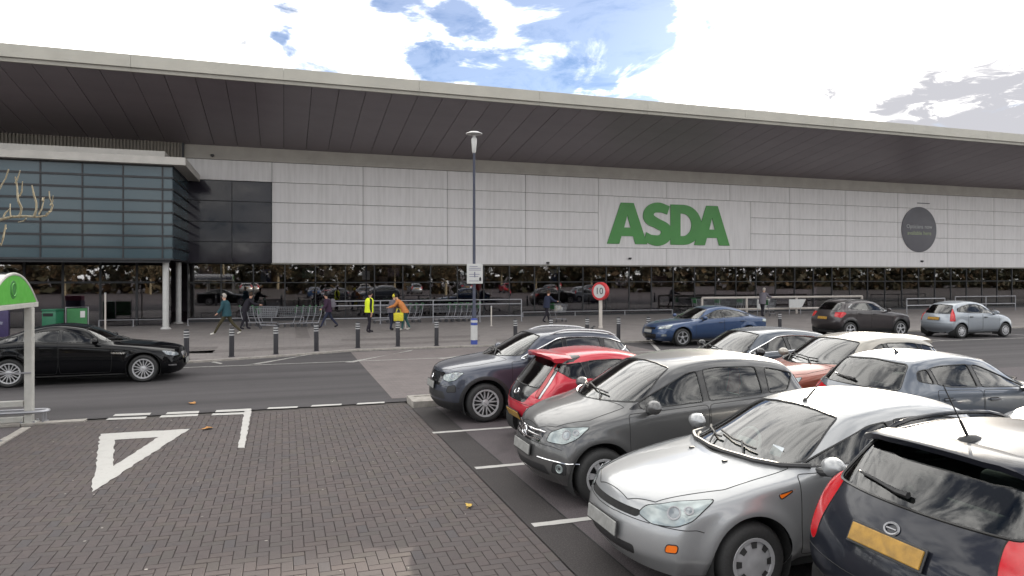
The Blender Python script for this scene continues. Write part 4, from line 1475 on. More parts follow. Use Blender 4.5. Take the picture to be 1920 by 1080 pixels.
    w = t.noise(v, 26, 6, .75); w2 = t.noise(v, 5, 5, .7)
    c = t.mix(t.ramp(w, (.30, (.55, .55, .55)), (.44, (0, 0, 0))), (.39, .38, .36), (.15, .14, .13))
    c = t.mix(t.ramp(w2, (.25, (.5, .5, .5)), (.5, (0, 0, 0))), c, (.28, .265, .25))
    t.set(Base_Color=c, Roughness=.7)
    t.bump(w, .3, .003)
    M['road_paint'] = t.m
    t = NT('worn_road_paint')
    v = t.coord()
    w = t.noise(v, 18, 6, .8)
    c = t.mix(t.ramp(w, (.36, (.9, .9, .9)), (.52, (0, 0, 0))), (.33, .32, .30), (.085, .08, .08))
    t.set(Base_Color=c, Roughness=.8)
    M['worn_paint'] = t.m
    M['grass'] = plain('grass_blades', (.045, .075, .018), .8, 0, .4, 9)
    M['soil'] = plain('soil', (.045, .034, .024), .95, 0, .3, 12)


def G(px, py, z=0.0):
    """a place on the ground, worked out once from the camera that took the picture"""
    d = FPX * (CAM_H - z) / (py - HOR); u = (px - 960) / FPX * d
    return (u * math.cos(YAW) + d * math.sin(YAW), d * math.cos(YAW) - u * math.sin(YAW))


def struct(name, mb, mat, kind='structure', parent=None):
    o = mb.obj(name, mat, parent)
    if parent is None:
        o['kind'] = kind
    return o


def ragged(poly, amp, step=.12, seed=1):
    """resample an outline with small hand-laid irregularities"""
    r = random.Random(seed); out = []
    k = len(poly)
    for i in range(k):
        a, b = Vector(poly[i]), Vector(poly[(i + 1) % k])
        n = max(1, int((b - a).length / step))
        nrm = Vector((-(b - a).y, (b - a).x)).normalized()
        for j in range(n):
            p = a.lerp(b, j / n) + nrm * (r.uniform(-amp, amp) if j else 0)
            out.append((p.x, p.y))
    return out


PAVE_Z = .05


def build_ground():
    ground_mats()
    g = MB(); g.sheet([(-900, -900), (900, -900), (900, 900), (-900, 900)], -.06); struct('ground', g, M['tarmac'])
    g = MB(); g.sheet([(-70, 13.95), (110, 13.95), (110, 24.9), (-70, 24.9)], 0); struct('road', g, M['tarmac_road'])
    g = MB(); g.sheet([(2.78, -30), (110, -30), (110, 13.945), (2.78, 13.945)], 0); struct('car_park', g, M['tarmac'])
    g = MB(); g.sheet([(2.33, -30), (2.775, -30), (2.775, 13.2), (2.33, 13.2)], .001); struct('gutter', g, M['gutter'])
    g = MB(); g.sheet([(2.772, -30), (2.790, -30), (2.790, 13.2), (2.772, 13.2)], .004); struct('tar_seam', g, M['gap'])
    # pavement in front of the store, edge set back along the bollards
    edge = [(-70, 21.3), (-4.5, 21.5), (-2.9, 22.0), (-.2, 22.85), (2.4, 23.95), (6.0, 24.05), (13.5, 23.75), (17, 24.6), (110, 24.6)]
    g = MB(); poly = [(x, y + .14) for x, y in edge] + [(110, 43), (-70, 43)]
    g.prism(poly, -.05, PAVE_Z); struct('pavement', g, M['slabs'])
    g = MB()
    for (a, b) in zip(edge[:-1], edge[1:]):
        n = max(1, int(math.hypot(b[0] - a[0], b[1] - a[1]) / .92))
        if abs(a[0]) > 60: n = 8
        for i in range(n):
            p, q = lerp(np.array(a), np.array(b), i / n), lerp(np.array(a), np.array(b), (i + 1) / n)
            q = q - (q - p) * .012
            g.prism([tuple(p), tuple(q), (q[0], q[1] + .138), (p[0], p[1] + .138)], -.05, PAVE_Z + .006)
    o = struct('kerb', g, M['concrete'])
    # dark bands and tactile patches in the pavement
    for i, P in enumerate([[(300, 663), (398, 662), (410, 650), (322, 651)], [(555, 634), (582, 634), (574, 612), (553, 612)], [(355, 664), (600, 653), (900, 640), (900, 636), (600, 648), (355, 659)],
                           [(640, 640), (900, 632), (900, 628), (640, 636)], [(930, 640), (1100, 640), (1100, 636), (930, 636)]]):
        g = MB(); g.sheet([G(x, y, PAVE_Z) for x, y in P], PAVE_Z + .004); struct('paving_band', g, M['band'])
    # raised table across the road
    a, b = G(690, 688), G(745, 746)
    g = MB(); g.sheet([(2.12, 14.35), (12.0, 14.35), (12.0, 23.6), (6.0, 23.9), (2.12, 23.7)], .004); struct('raised_table', g, M['table'])
    # block paved entry: bed, then herringbone blocks
    x0, x1, y0, y1 = -9.0, 2.325, 1.2, 13.70
    g = MB(); g.sheet([(x0, -30), (x1, -30), (x1, 13.945), (x0, 13.945)], -.018); bed = struct('block_paving', g, M['joint'])
    cut = lambda x, y: x > -3.98 + max(0, (12.4 - y)) * .02 or y < 11.1
    cells = []
    u = .102
    ni, nj = int((x1 - x0) / u) + 2, int((y1 - y0) / u) + 2
    for i in range(-1, ni):
        for j in range(-1, nj):
            r_ = (i - j) % 4
            if r_ == 0:
                cells.append((x0 + i * u, y0 + j * u, 0))
            elif r_ == 3:
                cells.append((x0 + i * u, y0 + j * u, 1))
    r = random.Random(3)
    ok = []
    for x, y, v in cells:
        w, h = (u, 2 * u) if v else (2 * u, u)
        X0, X1, Y0, Y1 = max(x, x0), min(x + w, x1 - u - .001), max(y, y0), min(y + h, y1)
        if X1 - X0 < .03 or Y1 - Y0 < .03:
            continue
        cx, cy = (X0 + X1) / 2, (Y0 + Y1) / 2
        if cx < -4.02 and cy > 11.2 - .0 and not (cy < 11.2):
            continue
        if cx < -4.02 + (11.2 - cy) * 0 and cy > 11.2:
            continue
        ok.append((X0, X1, Y0, Y1, v))
    for k in range(int((y1 - y0) / (2 * u))):                     # border course along the bays
        ok.append((x1 - u, x1, y0 + 2 * u * k, y0 + 2 * u * (k + 1), 1))
    def block(mb, X0, X1, Y0, Y1, r):
        gp = .0022; c = .004
        z = r.uniform(-.0018, .0012); sx, sy = r.uniform(-.0012, .0012), r.uniform(-.0012, .0012)
        a = [(X0 + gp, Y0 + gp), (X1 - gp, Y0 + gp), (X1 - gp, Y1 - gp), (X0 + gp, Y1 - gp)]
        b = [(X0 + gp + c, Y0 + gp + c), (X1 - gp - c, Y0 + gp + c), (X1 - gp - c, Y1 - gp - c), (X0 + gp + c, Y1 - gp - c)]
        t = [z - sx - sy, z + sx - sy, z + sx + sy, z - sx + sy]
        vs = [(p[0], p[1], -.018) for p in a] + [(p[0], p[1], q - .005) for p, q in zip(a, t)] + [(p[0], p[1], q) for p, q in zip(b, t)]
        fs = [(8, 9, 10, 11)] + [(i, (i + 1) % 4, 4 + (i + 1) % 4, 4 + i) for i in range(4)] + [(4 + i, 4 + (i + 1) % 4, 8 + (i + 1) % 4, 8 + i) for i in range(4)]
        mb.add(vs, fs)
    # nearest whole blocks in view are objects of their own
    def vis(b):
        cx, cy = (b[0] + b[1]) / 2, (b[2] + b[3]) / 2
        d = cx * math.sin(YAW) + cy * math.cos(YAW); q = cx * math.cos(YAW) - cy * math.sin(YAW)
        if d <= .5: return None
        px, py = 960 + FPX * q / d, HOR + FPX * CAM_H / d
        return d if (0 < px < 1920 and py < 1085) else None
    near = sorted([(vis(b), k) for k, b in enumerate(ok) if vis(b) is not None and abs((b[1] - b[0]) * (b[3] - b[2]) - 2 * u * u) < 1e-4 and ((b[0] > -.5) or b[3] < 9)])[:300]
    single = {k for _, k in near}
    me_pool = {}
    for v in (0, 1):
        me_pool[v] = []
        for q in range(10):
            mb = MB(); w, h = (u, 2 * u) if v else (2 * u, u)
            block(mb, -w / 2, w / 2, -h / 2, h / 2, r)
            me = mb.mesh('paver', M['paver'], recalc=False)
            at = me.attributes.new('tone', 'FLOAT', 'FACE'); at.data.foreach_set('value', [r.random()] * len(me.polygons))
            me_pool[v].append(me)
    for k in sorted(single):
        b = ok[k]
        link('paver', r.choice(me_pool[b[4]]), bed, ((b[0] + b[1]) / 2, (b[2] + b[3]) / 2, 0))
    mb = MB(); tone = []
    for k, b in enumerate(ok):
        if k in single:
            continue
        n0 = len(mb.f); block(mb, *b[:4], r); tone += [r.random()] * (len(mb.f) - n0)
    me = mb.mesh('pavers', M['paver'], recalc=False)
    at = me.attributes.new('tone', 'FLOAT', 'FACE'); at.data.foreach_set('value', tone)
    o = link('paver_field', me, bed); o['kind'] = 'stuff'
    mb = MB(); r3 = random.Random(8)                            # trodden-in gum and specks
    for k in range(70):
        x, y, q = r3.uniform(-3.8, 2.2), r3.uniform(4.5, 13.5), r3.uniform(.006, .016)
        mb.add([(x + q * r3.uniform(.7, 1.3) * math.cos(a), y + q * math.sin(a) * r3.uniform(.7, 1.3), .0028) for a in np.linspace(0, 2 * math.pi, 9)[:-1]], [tuple(range(8))])
    o = mb.obj('gum_spots', M['concrete'], recalc=False); o['kind'] = 'stuff'
    # --- painted markings
    def mark(name, pts, z=.0045, mat='road_paint', amp=.010, seed=1, px=True):
        P = [G(*p) for p in pts] if px else pts
        g = MB(); g.sheet(ragged(P, amp, .10, seed), z); return struct(name, g, M[mat])
    outer = [(-2.78, 12.55), (-1.47, 12.50), (-2.12, 9.18)]
    inner = [(-2.47, 12.02), (-1.86, 12.02), (-2.14, 10.35)]
    o_, i_ = ragged(outer, .016, .12, 5), ragged(inner, .014, .12, 6)
    bm = bmesh.new()
    eo = [bm.verts.new((x, y, .005)) for x, y in o_]; ei = [bm.verts.new((x, y, .005)) for x, y in i_]
    es = [bm.edges.new((L_[k], L_[(k + 1) % len(L_)])) for L_ in (eo, ei) for k in range(len(L_))]
    bmesh.ops.triangle_fill(bm, use_beauty=True, use_dissolve=False, edges=es)
    me = bpy.data.meshes.new('give_way_triangle'); bm.to_mesh(me); bm.free(); me.materials.append(M['road_paint'])
    for p in me.polygons:
        pass
    o = link('give_way_triangle', me); o['kind'] = 'structure'
    for k, P in enumerate([[(211, 781), (281, 778.5), (284, 774.5), (216, 777)], [(310, 777.5), (372, 775), (374, 771), (314, 773.5)], [(403, 773.5), (471, 770.5), (471, 766.5), (406, 769.5)],
                           [(198, 788), (272, 785.5), (276, 781.5), (204, 784.5)], [(298, 783.5), (370, 780.5), (372, 776.5), (303, 779.5)], [(396, 779.5), (458, 777), (458, 773.5), (399, 775.8)]]):
        mark('give_way_dash', P, .0065, seed=10 + k, amp=.006)
    mark('give_way_leg', [(446, 840), (459, 840), (471.5, 768), (459, 768)], .0050, seed=20)
    for k, P in enumerate([[(500, 767.5), (557, 765), (559, 762.2), (504, 764.5)], [(582, 763), (640, 760), (641, 757.3), (586, 760)], [(668, 759), (721, 756), (721, 753.5), (671, 756.2)]]):
        mark('lane_dash', P, .006, seed=30 + k, amp=.004)
    for k, (y, xs) in enumerate(((10.97, 2.27), (8.77, 2.38), (6.57, 2.38), (4.37, 2.38), (2.17, 2.38))):
        mark('bay_line', [(xs, y - .055), (6.9, y - .045), (6.9, y + .045), (xs, y + .05)], .0055, seed=40 + k, px=False, amp=.006)
        mark('bay_line', [(7.0, y - .045), (11.5, y - .045), (11.5, y + .045), (7.0, y + .045)], .0055, seed=50 + k, px=False, amp=.004)
    mark('bay_line', [(6.9, -8), (7.0, -8), (7.0, 13.2), (6.9, 13.2)], .0050, px=False, seed=60)
    # worn lines along the far side of the road
    w = 'worn_paint'
    mark('edge_line', [(-2.9, 20.98), (2.0, 20.98), (9.4, 21.05), (9.4, 21.15), (2.0, 21.08), (-2.9, 21.08)], .0085, w, px=False, amp=.01, seed=70)
    for k, P in enumerate([[(458, 685), (592, 664), (597, 662), (470, 683.5)], [(470, 683), (548, 671), (560, 669.5), (486, 683)], [(646, 680), (770, 658.5), (775, 656), (662, 680)], [(820, 673), (905, 662), (912, 660), (832, 673.5)],
                           [(396, 680), (414, 683), (418, 681.5), (400, 678.5)]]):
        mark('hatch_line', P, .0105, w, seed=80 + k, amp=.01)
    mark('edge_line', [(9.8, 20.6), (60, 20.15), (60, 20.27), (9.8, 20.72)], .0125, w, px=False, amp=.012, seed=90)
    mark('bay_line', [(12.0, 20.75), (12.15, 20.75), (13.5, 23.7), (13.35, 23.7)], .0145, w, px=False, amp=.008, seed=91)
    for k, x in enumerate((18.6, 24.9 - .3, 30.2)):
        mark('bay_line', [(x, 20.6), (x + .1, 20.6), (x + .1, 24.5), (x, 24.5)], .0145, w, px=False, seed=95 + k)
    # --- kerb stones at the mouth of the bays and by the shelter
    def stones(P, n, wdt, z0, z1, name='kerb_stone', seed=1, ext=None):
        r2 = random.Random(seed); a, b = Vector(P[0]), Vector(P[1]); t = (b - a) / n; nr = Vector((-t.y, t.x)).normalized() * wdt
        for k in range(n):
            p = a + t * k; q = p + t * .985
            mb = MB(); j = r2.uniform(-.004, .004)
            cx, cy = (p + q + nr) / 2 if False else ((p.x + q.x + nr.x) / 2, (p.y + q.y + nr.y) / 2)
            m = Matrix.Translation((cx, cy, 0)) @ Matrix.Rotation(math.atan2(t.y, t.x), 4, 'Z')
            mb.rbox(-t.length * .49, t.length * .49, -wdt / 2, wdt / 2, z0, z1 + j, .015, m)
            yield mb
    isl = thing('kerb_island', 'low concrete kerb edged strip at the corner of the parking bays', 'kerb island', (2.36, 13.25, 0))
    g = MB(); g.prism([(.12, .12), (8.6, .12), (8.6, .62), (.12, .62)], -.05, .095); g.obj('island_paving', M['concrete'], isl)
    for mb in stones([(0, 0), (8.7, 0)], 10, .12, -.05, .115): mb.obj('kerb_stone', M['concrete'], isl)
    for mb in stones([(0, .63), (8.7, .63)], 10, .12, -.05, .115): mb.obj('kerb_stone', M['concrete'], isl)
    for mb in stones([(.12, .12), (.12, .63)], 1, .12, -.05, .113): mb.obj('kerb_stone', M['concrete'], isl)
    vk = tag(link('verge_kerb', None), 'flat concrete kerb stones turning the corner by the trolley shelter', 'kerb')
    for mb in stones([(-3.28, 13.72), (-9.0, 13.72)], 6, -.20, -.05, .020): mb.obj('kerb_stone', M['concrete'], vk)
    for mb in stones([(-4.12, 13.45), (-4.12, 11.2)], 3, .13, -.05, .024): mb.obj('kerb_stone', M['concrete'], vk)
    for mb in stones([(-4.12, 11.18), (-9.2, 8.9)], 5, .13, -.05, .024): mb.obj('kerb_stone', M['concrete'], vk)
    # bay under the shelter and the grass corner
    g = MB(); g.prism([(-9.3, 13.5), (-4.14, 13.5), (-4.14, 11.9), (-9.3, 11.9)], -.05, .008); struct('shelter_floor', g, M['tarmac'])
    g = MB(); g.prism([(-9.3, 11.88), (-4.14, 11.88), (-4.14, 11.2), (-9.3, 8.95)], -.05, .012); struct('verge', g, M['soil'])
    g = MB(); r2 = random.Random(11)
    for k in range(5200):
        x = -4.16 - r2.random() ** 1.6 * 3.6
        y = r2.uniform(11.2 - (-4.14 - x) * .44 + .03, 11.86)
        h = r2.uniform(.02, .065); a = r2.uniform(0, 6.28); l = r2.uniform(0, .03)
        dx, dy = .004 * math.cos(a), .004 * math.sin(a)
        g.add([(x - dx, y - dy, .01), (x + dx, y + dy, .01), (x - dy / .004 * l, y + dx / .004 * l, .01 + h)], [(0, 1, 2)])
    o = g.obj('grass', M['grass'], recalc=False); o['kind'] = 'stuff'
    # wide car park beyond the frame's lower left, so that the place goes on
    g = MB(); g.sheet([(-70, -30), (-9.3, -30), (-9.3, 13.94), (-70, 13.94)], -.004); struct('car_park', g, M['tarmac'])


def leaf(name, x, y, z, a, size, col, label):
    t = MB(); r = random.Random(int(abs(x) * 1000))
    P = []
    for k in range(14):
        th = 2 * math.pi * k / 14
        rad = size * (.55 + .45 * abs(math.cos(th * 2.5))) * r.uniform(.85, 1.1)
        P.append((rad * math.cos(th), rad * .75 * math.sin(th), .006 + .018 * abs(math.sin(th)) * r.uniform(.5, 1.4)))
    t.add(P + [(0, 0, .004)], [(k, (k + 1) % 14, 14) for k in range(14)])
    t.tube([(-size * .9, 0, .006), (-size * 1.5, size * .1, .012)], .003, 4)
    o = t.obj(name, col, loc=(x, y, z), rot=(0, 0, a), recalc=False)
    return tag(o, label, 'leaf', 'fallen autumn leaves')


# ---------------------------------------------------------------- the store
def store_mats():
    t = NT('white_cladding')
    v = t.coord()
    oi = t.n('ShaderNodeObjectInfo')
    tone = t.ramp(oi.outputs['Random'], (0, (.645, .622, .617)), (1, (.665, .642, .636)))
    s_ = t.n('ShaderNodeTexNoise'); mp = t.coord((6, 6, .5)); t.l(mp, s_.inputs['Vector']); s_.inputs['Scale'].default_value = 1.2; s_.inputs['Detail'].default_value = 6
    c = t.mix(t.ramp(s_.outputs['Fac'], (.42, (0, 0, 0)), (.8, (.34, .34, .34))), tone, (.30, .285, .27))
    c = t.mix(.12, c, t.ramp(t.noise(v, .35, 5), (.3, (.50, .485, .48)), (.7, (.70, .68, .67))))
    t.set(Base_Color=c, Roughness=.45, Specular_IOR_Level=.4)
    M['cladding'] = t.m
    M['beige'] = plain('beige_trim', (.36, .335, .30), .55, 0, .1, 1.0)
    M['fascia'] = plain('fascia_metal', (.36, .345, .30), .5, 0, .08, .8)
    M['fascia_low'] = plain('fascia_lower', (.27, .255, .22), .5, 0, .08, .8)
    t = NT('soffit_metal')
    oi = t.n('ShaderNodeObjectInfo')
    c = t.ramp(oi.outputs['Random'], (0, (.19, .165, .182)), (1, (.225, .196, .214)))
    c = t.mix(.3, c, t.ramp(t.noise(t.coord(), .8, 6, .6), (.3, (.16, .14, .153)), (.7, (.25, .22, .24))))
    t.set(Base_Color=c, Roughness=.42, Specular_IOR_Level=.5)
    M['soffit'] = t.m
    M['mullion'] = plain('mullion', (.012, .013, .016), .5)
    t = NT('blue_grey_spandrel_glass')
    oi = t.n('ShaderNodeObjectInfo')
    c = t.ramp(oi.outputs['Random'], (0, (.036, .062, .076)), (1, (.046, .074, .088)))
    t.set(Base_Color=c, Roughness=.12, Specular_IOR_Level=.4, Coat_Weight=.0)
    M['spandrel'] = t.m
    M['spandrel_dark'] = plain('dark_spandrel_glass', (.022, .020, .028), .06, 0, .2, .7, .25)
    M['shop_glass'] = glass('shop_glass', (.48, .45, .50), 1.0, .095)
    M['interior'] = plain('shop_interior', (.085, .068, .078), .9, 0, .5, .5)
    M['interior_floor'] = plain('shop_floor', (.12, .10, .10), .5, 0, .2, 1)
    M['corrugated'] = plain('brown_corrugated', (.19, .168, .14), .6, 0, .15, 1)
    M['white_metal'] = plain('white_metal', (.46, .455, .44), .4, 0, .08, 3)
    M['canopy_white'] = plain('canopy_white', (.44, .42, .385), .5, 0, .08, 2)
    M['sign_green'] = plain('sign_green', (.055, .235, .048), .45, 0, .08, 1)
    M['sign_dark'] = plain('sign_disc_grey', (.095, .092, .105), .5, 0, .08, 1)
    M['sign_pale'] = plain('sign_pale_text', (.36, .37, .36), .5)
    M['sign_lime'] = plain('sign_lime_text', (.30, .36, .20), .5)
    M['roofing'] = plain('roofing', (.22, .22, .22), .7)


WALL_Y = 41.2
SOF = .15                                                       # the eaves rise outwards


def building():
    store_mats()
    b = thing('supermarket_building', 'long pale panelled supermarket with deep dark eaves over a glazed ground floor', 'building', (0, WALL_Y, 0))
    def part(name, mb, mat, **k):
        return mb.obj(name, mat, b, **k)
    Y = 0.0
    xs = [-.63 + 5.02 * k for k in range(0, 19)]
    zs = [3.30, 4.44, 5.57, 6.70, 7.83, 8.95]
    gap = .022
    sx0, sx1 = xs[4], 31.2                                       # the plain ground behind the big letters
    def panel(x0, x1, z0, z1, d=.0, name='wall_panel', mat='cladding'):
        mb = MB(); mb.rbox(-(x1 - x0) / 2 + gap / 2, (x1 - x0) / 2 - gap / 2, -.045, .05, -(z1 - z0) / 2 + gap / 2, (z1 - z0) / 2 - gap / 2, .008)
        return part(name, mb, M[mat], loc=((x0 + x1) / 2, Y - .05 + d, (z0 + z1) / 2))
    for i in range(len(xs) - 1):
        x0, x1 = xs[i], xs[i + 1]
        for j in range(5):
            z0, z1 = zs[j], zs[j + 1]
            a, c = x0, x1
            if 1 <= j <= 3:
                if sx0 - .1 <= x0 and x1 <= sx1 + .1 - 1.7 + 1.6 and i in (4, 5):
                    continue
                if i == 6:
                    a = sx1
            panel(a, c, z0, z1, rnd.uniform(-.004, .004))
    panel(sx0, sx1, zs[1], zs[4], .004, name='sign_panel')
    panel(-5.2, xs[0], zs[4], zs[5])
    back = MB(); back.box(-5.2, 95, .06, .4, 3.28, 9.75); part('wall_core', back, M['mullion'])
    # trims over and under the panels
    t = MB(); t.rbox(-5.2, 95, -.115, -.03, 8.962, 9.20, .01); part('head_trim', t, M['beige'])
    t = MB(); t.rbox(-5.2, 95, -.085, -.03, 9.204, 9.80, .006); part('wall_strip', t, M['beige'])
    t = MB(); t.rbox(xs[0] - .02, 95, -.12, .05, 3.235, 3.292, .008); part('drip_trim', t, M['fascia_low'])
    # dark glazed bay left of the panels
    for i, (x0, x1) in enumerate(((-5.15, -2.72), (-2.72, xs[0]))):
        for j, (z0, z1) in enumerate(((3.30, 4.45), (4.45, 5.55), (5.55, 6.7), (6.7, 7.83))):
            mb = MB(); mb.rbox(-(x1 - x0) / 2 + .02, (x1 - x0) / 2 - .02, -.02, .02, -(z1 - z0) / 2 + .02, (z1 - z0) / 2 - .02, .004)
            part('dark_pane', mb, M['spandrel_dark'], loc=((x0 + x1) / 2, .02, (z0 + z1) / 2))
    # soffit: long trays that rise towards the edge
    w = 1.2
    z_in, run = 9.70, 9.0
    x = -24.0
    while x < 96:
        mb = MB()
        mb.add([(-w / 2 + .012, 0, 0), (w / 2 - .012, 0, 0), (w / 2 - .012, -run + .02, SOF * run), (-w / 2 + .012, -run + .02, SOF * run),
                (-w / 2 + .012, 0, .06), (w / 2 - .012, 0, .06), (w / 2 - .012, -run + .02, SOF * run + .06), (-w / 2 + .012, -run + .02, SOF * run + .06)],
               [(0, 1, 2, 3), (7, 6, 5, 4), (0, 4, 5, 1), (1, 5, 6, 2), (2, 6, 7, 3), (3, 7, 4, 0)])
        part('soffit_tray', mb, M['soffit'], loc=(x + w / 2, 0, z_in + rnd.uniform(-.004, .004)))
        x += w
    t = MB(); t.add([(-24, .3, z_in + .07), (96, .3, z_in + .07), (96, -run + .05, z_in + .07 + SOF * run), (-24, -run + .05, z_in + .07 + SOF * run),
                     (-24, .3, z_in + .3), (96, .3, z_in + .3), (96, -run + .05, z_in + .3 + SOF * run), (-24, -run + .05, z_in + .3 + SOF * run)],
                    [(0, 1, 2, 3), (7, 6, 5, 4), (0, 4, 5, 1), (1, 5, 6, 2), (2, 6, 7, 3), (3, 7, 4, 0)])
    part('eaves_deck', t, M['mullion'])
    ze = z_in + SOF * run
    n = 20
    for k in range(n):                                            # fascia in lengths
        a, c = -24 + 120 * k / n, -24 + 120 * (k + 1) / n - .004
        t = MB(); t.rbox(a, c, -run - .14, -run, ze + .12, 11.70, .015); part('fascia', t, M['fascia'])
        t = MB(); t.rbox(a, c, -run - .06, -run + .05, ze - .05, ze + .118, .012); part('fascia_lower', t, M['fascia_low'])
    t = MB(); t.add([(-24, -run + .01, 11.64), (96, -run + .01, 11.64), (96, 45, 10.4), (-24, 45, 10.4), (-24, -run + .01, ze + .31), (96, -run + .01, ze + .31), (96, 45, 10.1), (-24, 45, 10.1)],
                    [(0, 1, 2, 3), (7, 6, 5, 4), (0, 4, 5, 1), (1, 5, 6, 2), (2, 6, 7, 3), (3, 7, 4, 0)])
    part('roof', t, M['roofing'])
    t = MB(); t.box(-24, 96, 44.6, 45, 0, 10.1); t.box(-24, -23.7, .5, 44.6, 0, 9.6); t.box(95.7, 96, .5, 44.6, 0, 9.6); part('outer_wall', t, M['beige'])
    # glazed ground floor
    x = -4.95; k = 0
    while x < 94:
        w_ = 1.67
        if k % 3 == 0:
            pass
        mb = MB(); mb.box(-w_ / 2 + .03, w_ / 2 - .03, -.006, .006, -1.56, 1.56)
        part('shop_pane', mb, M['shop_glass'], loc=(x + w_ / 2, .10, 1.66), rot=(rnd.uniform(-.004, .004), 0, rnd.uniform(-.006, .006)))
        m = MB(); m.box(-.03, .03, -.05, .06, -1.60, 1.60); part('mullion', m, M['mullion'], loc=(x, .10, 1.65))
        x += w_; k += 1
    t = MB(); t.box(-4.95, 94, .05, .17, 2.18, 2.23); part('transom', t, M['mullion'])
    t = MB(); t.box(-4.95, 94, .03, .17, .05, .16); part('plinth', t, M['mullion'])
    # what can be made out indoors
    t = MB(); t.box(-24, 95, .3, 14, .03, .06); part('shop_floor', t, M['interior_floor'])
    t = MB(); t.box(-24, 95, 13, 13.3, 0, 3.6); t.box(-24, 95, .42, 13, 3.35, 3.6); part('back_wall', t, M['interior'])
    r = random.Random(5)
    cols = [(.05, .03, .05), (.06, .02, .025), (.02, .03, .07), (.09, .07, .06), (.03, .05, .035), (.16, .14, .12)]
    mats = [plain('goods_%d' % i, c, .7) for i, c in enumerate(cols)]
    for k in range(40):
        xx = r.uniform(-4, 80); yy = r.uniform(1.5, 6)
        mb = MB(); hh = r.uniform(.9, 2.1); ww = r.uniform(.5, 1.6)
        mb.rbox(-ww / 2, ww / 2, -.35, .35, 0, hh, .02)
        for q in range(int(hh / .4)):
            mb.rbox(-ww / 2 + .03, ww / 2 - .03, -.40, -.34, .1 + q * .4, .38 + q * .4, .01)
        part('display_stand', mb, r.choice(mats), loc=(xx, yy, .06))
    # posters stuck inside the panes
    pm = {'green': plain('poster_green', (.10, .26, .12), .6), 'white': plain('poster_white', (.42, .42, .40), .6), 'blue': plain('poster_blue', (.03, .10, .22), .6), 'cream': plain('poster_cream', (.34, .30, .20), .6)}
    for x_, z_, w_, h_, c_ in ((-.95, 2.55, .55, .8, 'blue'), (1.35, 2.75, .7, .55, 'green'), (2.35, 2.75, .95, .5, 'cream'), (-3.2, 2.3, .35, .8, 'cream'), (6.2, 2.8, .7, .5, 'white'), (5.6, 2.3, .5, .5, 'cream'),
                               (-4.1, 2.85, .7, .5, 'white'), (23.9, 2.3, 1.5, .6, 'cream'), (21.2, 2.2, .8, .5, 'white'), (44, 2.4, 1.3, .5, 'white'), (37.5, 2.1, .6, .5, 'cream'), (52, 2.2, .7, .6, 'green'), (16.4, 2.6, .5, .8, 'blue')):
        mb = MB(); mb.rbox(-w_ / 2, w_ / 2, -.006, .006, -h_ / 2, h_ / 2, .004)
        part('poster', mb, pm[c_], loc=(x_, .15, z_))
    # small fittings on the face
    for x_, z_ in ((-3.7, 9.15), (15.9, 3.42), (21.7, 3.75), (46.9, 3.75)):
        mb = MB(); mb.rbox(-.09, .09, -.16, 0, -.06, .06, .03); mb.tube([(0, -.1, 0), (0, -.1, -.1)], .03, 8)
        part('wall_light', mb, M['black_plastic'], loc=(x_, -.10, z_), smooth=True)
    # --- projecting entrance lobby on columns
    fx, fy = -4.95, 35.75 - WALL_Y
    lob = [(-17.0 + 1.6 * 0, None)]
    vx = [fx, -5.36 - .0] + [-5.36 - 1.63 * k for k in range(1, 8)]
    zz = list(np.linspace(3.34, 7.68, 9))
    for i in range(len(vx) - 1):
        a, c = vx[i + 1], vx[i]
        for j in range(8):
            mb = MB(); mb.rbox(-(c - a) / 2 + .03, (c - a) / 2 - (.03 if i else .0), -.015, .015, -.27 + .03, .27 - .03, .004)
            part('lobby_pane', mb, M['spandrel'], loc=((a + c) / 2, fy, (zz[j] + zz[j + 1]) / 2))
    sy = [fy + .02, fy + 2.2, fy + 4.6, .0]
    for i in range(3):
        for j in range(8):
            mb = MB(); mb.rbox(-.015, .015, -(sy[i + 1] - sy[i]) / 2 + .02, (sy[i + 1] - sy[i]) / 2 - .02, -.24, .24, .004)
            part('lobby_side_pane', mb, M['spandrel'], loc=(fx, (sy[i] + sy[i + 1]) / 2, (zz[j] + zz[j + 1]) / 2))
    xl = vx[-1]
    m = MB(); m.box(xl, fx - .03, fy + .03, -.1, 3.36, 7.66); part('lobby_core', m, M['mullion'])
    m = MB()
    for z in zz:
        m.box(xl, fx - .017, fy - .07, fy + .03, z - .045, z + .045)
        m.box(fx - .03, fx + .06, fy - .07, -.06, z - .035, z + .035)
    part('lobby_transom', m, M['mullion'])
    for x_ in vx[1:]:
        m = MB(); m.box(-.03, .03, -.05, .03, -2.17, 2.17); part('lobby_mullion', m, M['mullion'], loc=(x_, fy, 5.51))
    t = MB(); t.rbox(xl, fx + .62, fy - .45, -.12, 7.70, 8.06, .02); part('lobby_canopy', t, M['canopy_white'])
    t = MB(); t.rbox(xl, fx - .35, fy + .25, -.14, 8.062, 8.42, .02); part('lobby_upstand', t, M['canopy_white'])
    t = MB()
    xk = xl
    while xk < -5.22:
        t.box(xk, xk + .09, -.30, -.20, 8.43, 9.78); xk += .16
    t.box(xl, -5.2, -.22, -.05, 8.42, 9.78)
    part('corrugated_wall', t, M['corrugated'])
    t = MB()
    for x_ in (-5.2,):
        t.box(x_, x_ + .10, -.32, -.13, 7.9, 9.78)
    part('downpipe', t, M['mullion'])
    for x_, y_ in ((-5.32, 36.4 - WALL_Y), (-5.32, 40.6 - WALL_Y)):
        t = MB(); t.lathe([(.14, .07), (.14, 3.30)], 20); t.lathe([(.24, .05), (.24, .08), (.20, .12), (.16, .14)], 20)
        part('column', t, M['white_metal'], loc=(x_, y_, 0), smooth=True)
    t = MB(); t.box(xl, fx - .1, fy + .05, fy + .15, 3.18, 3.33); part('lobby_beam', t, M['mullion'])
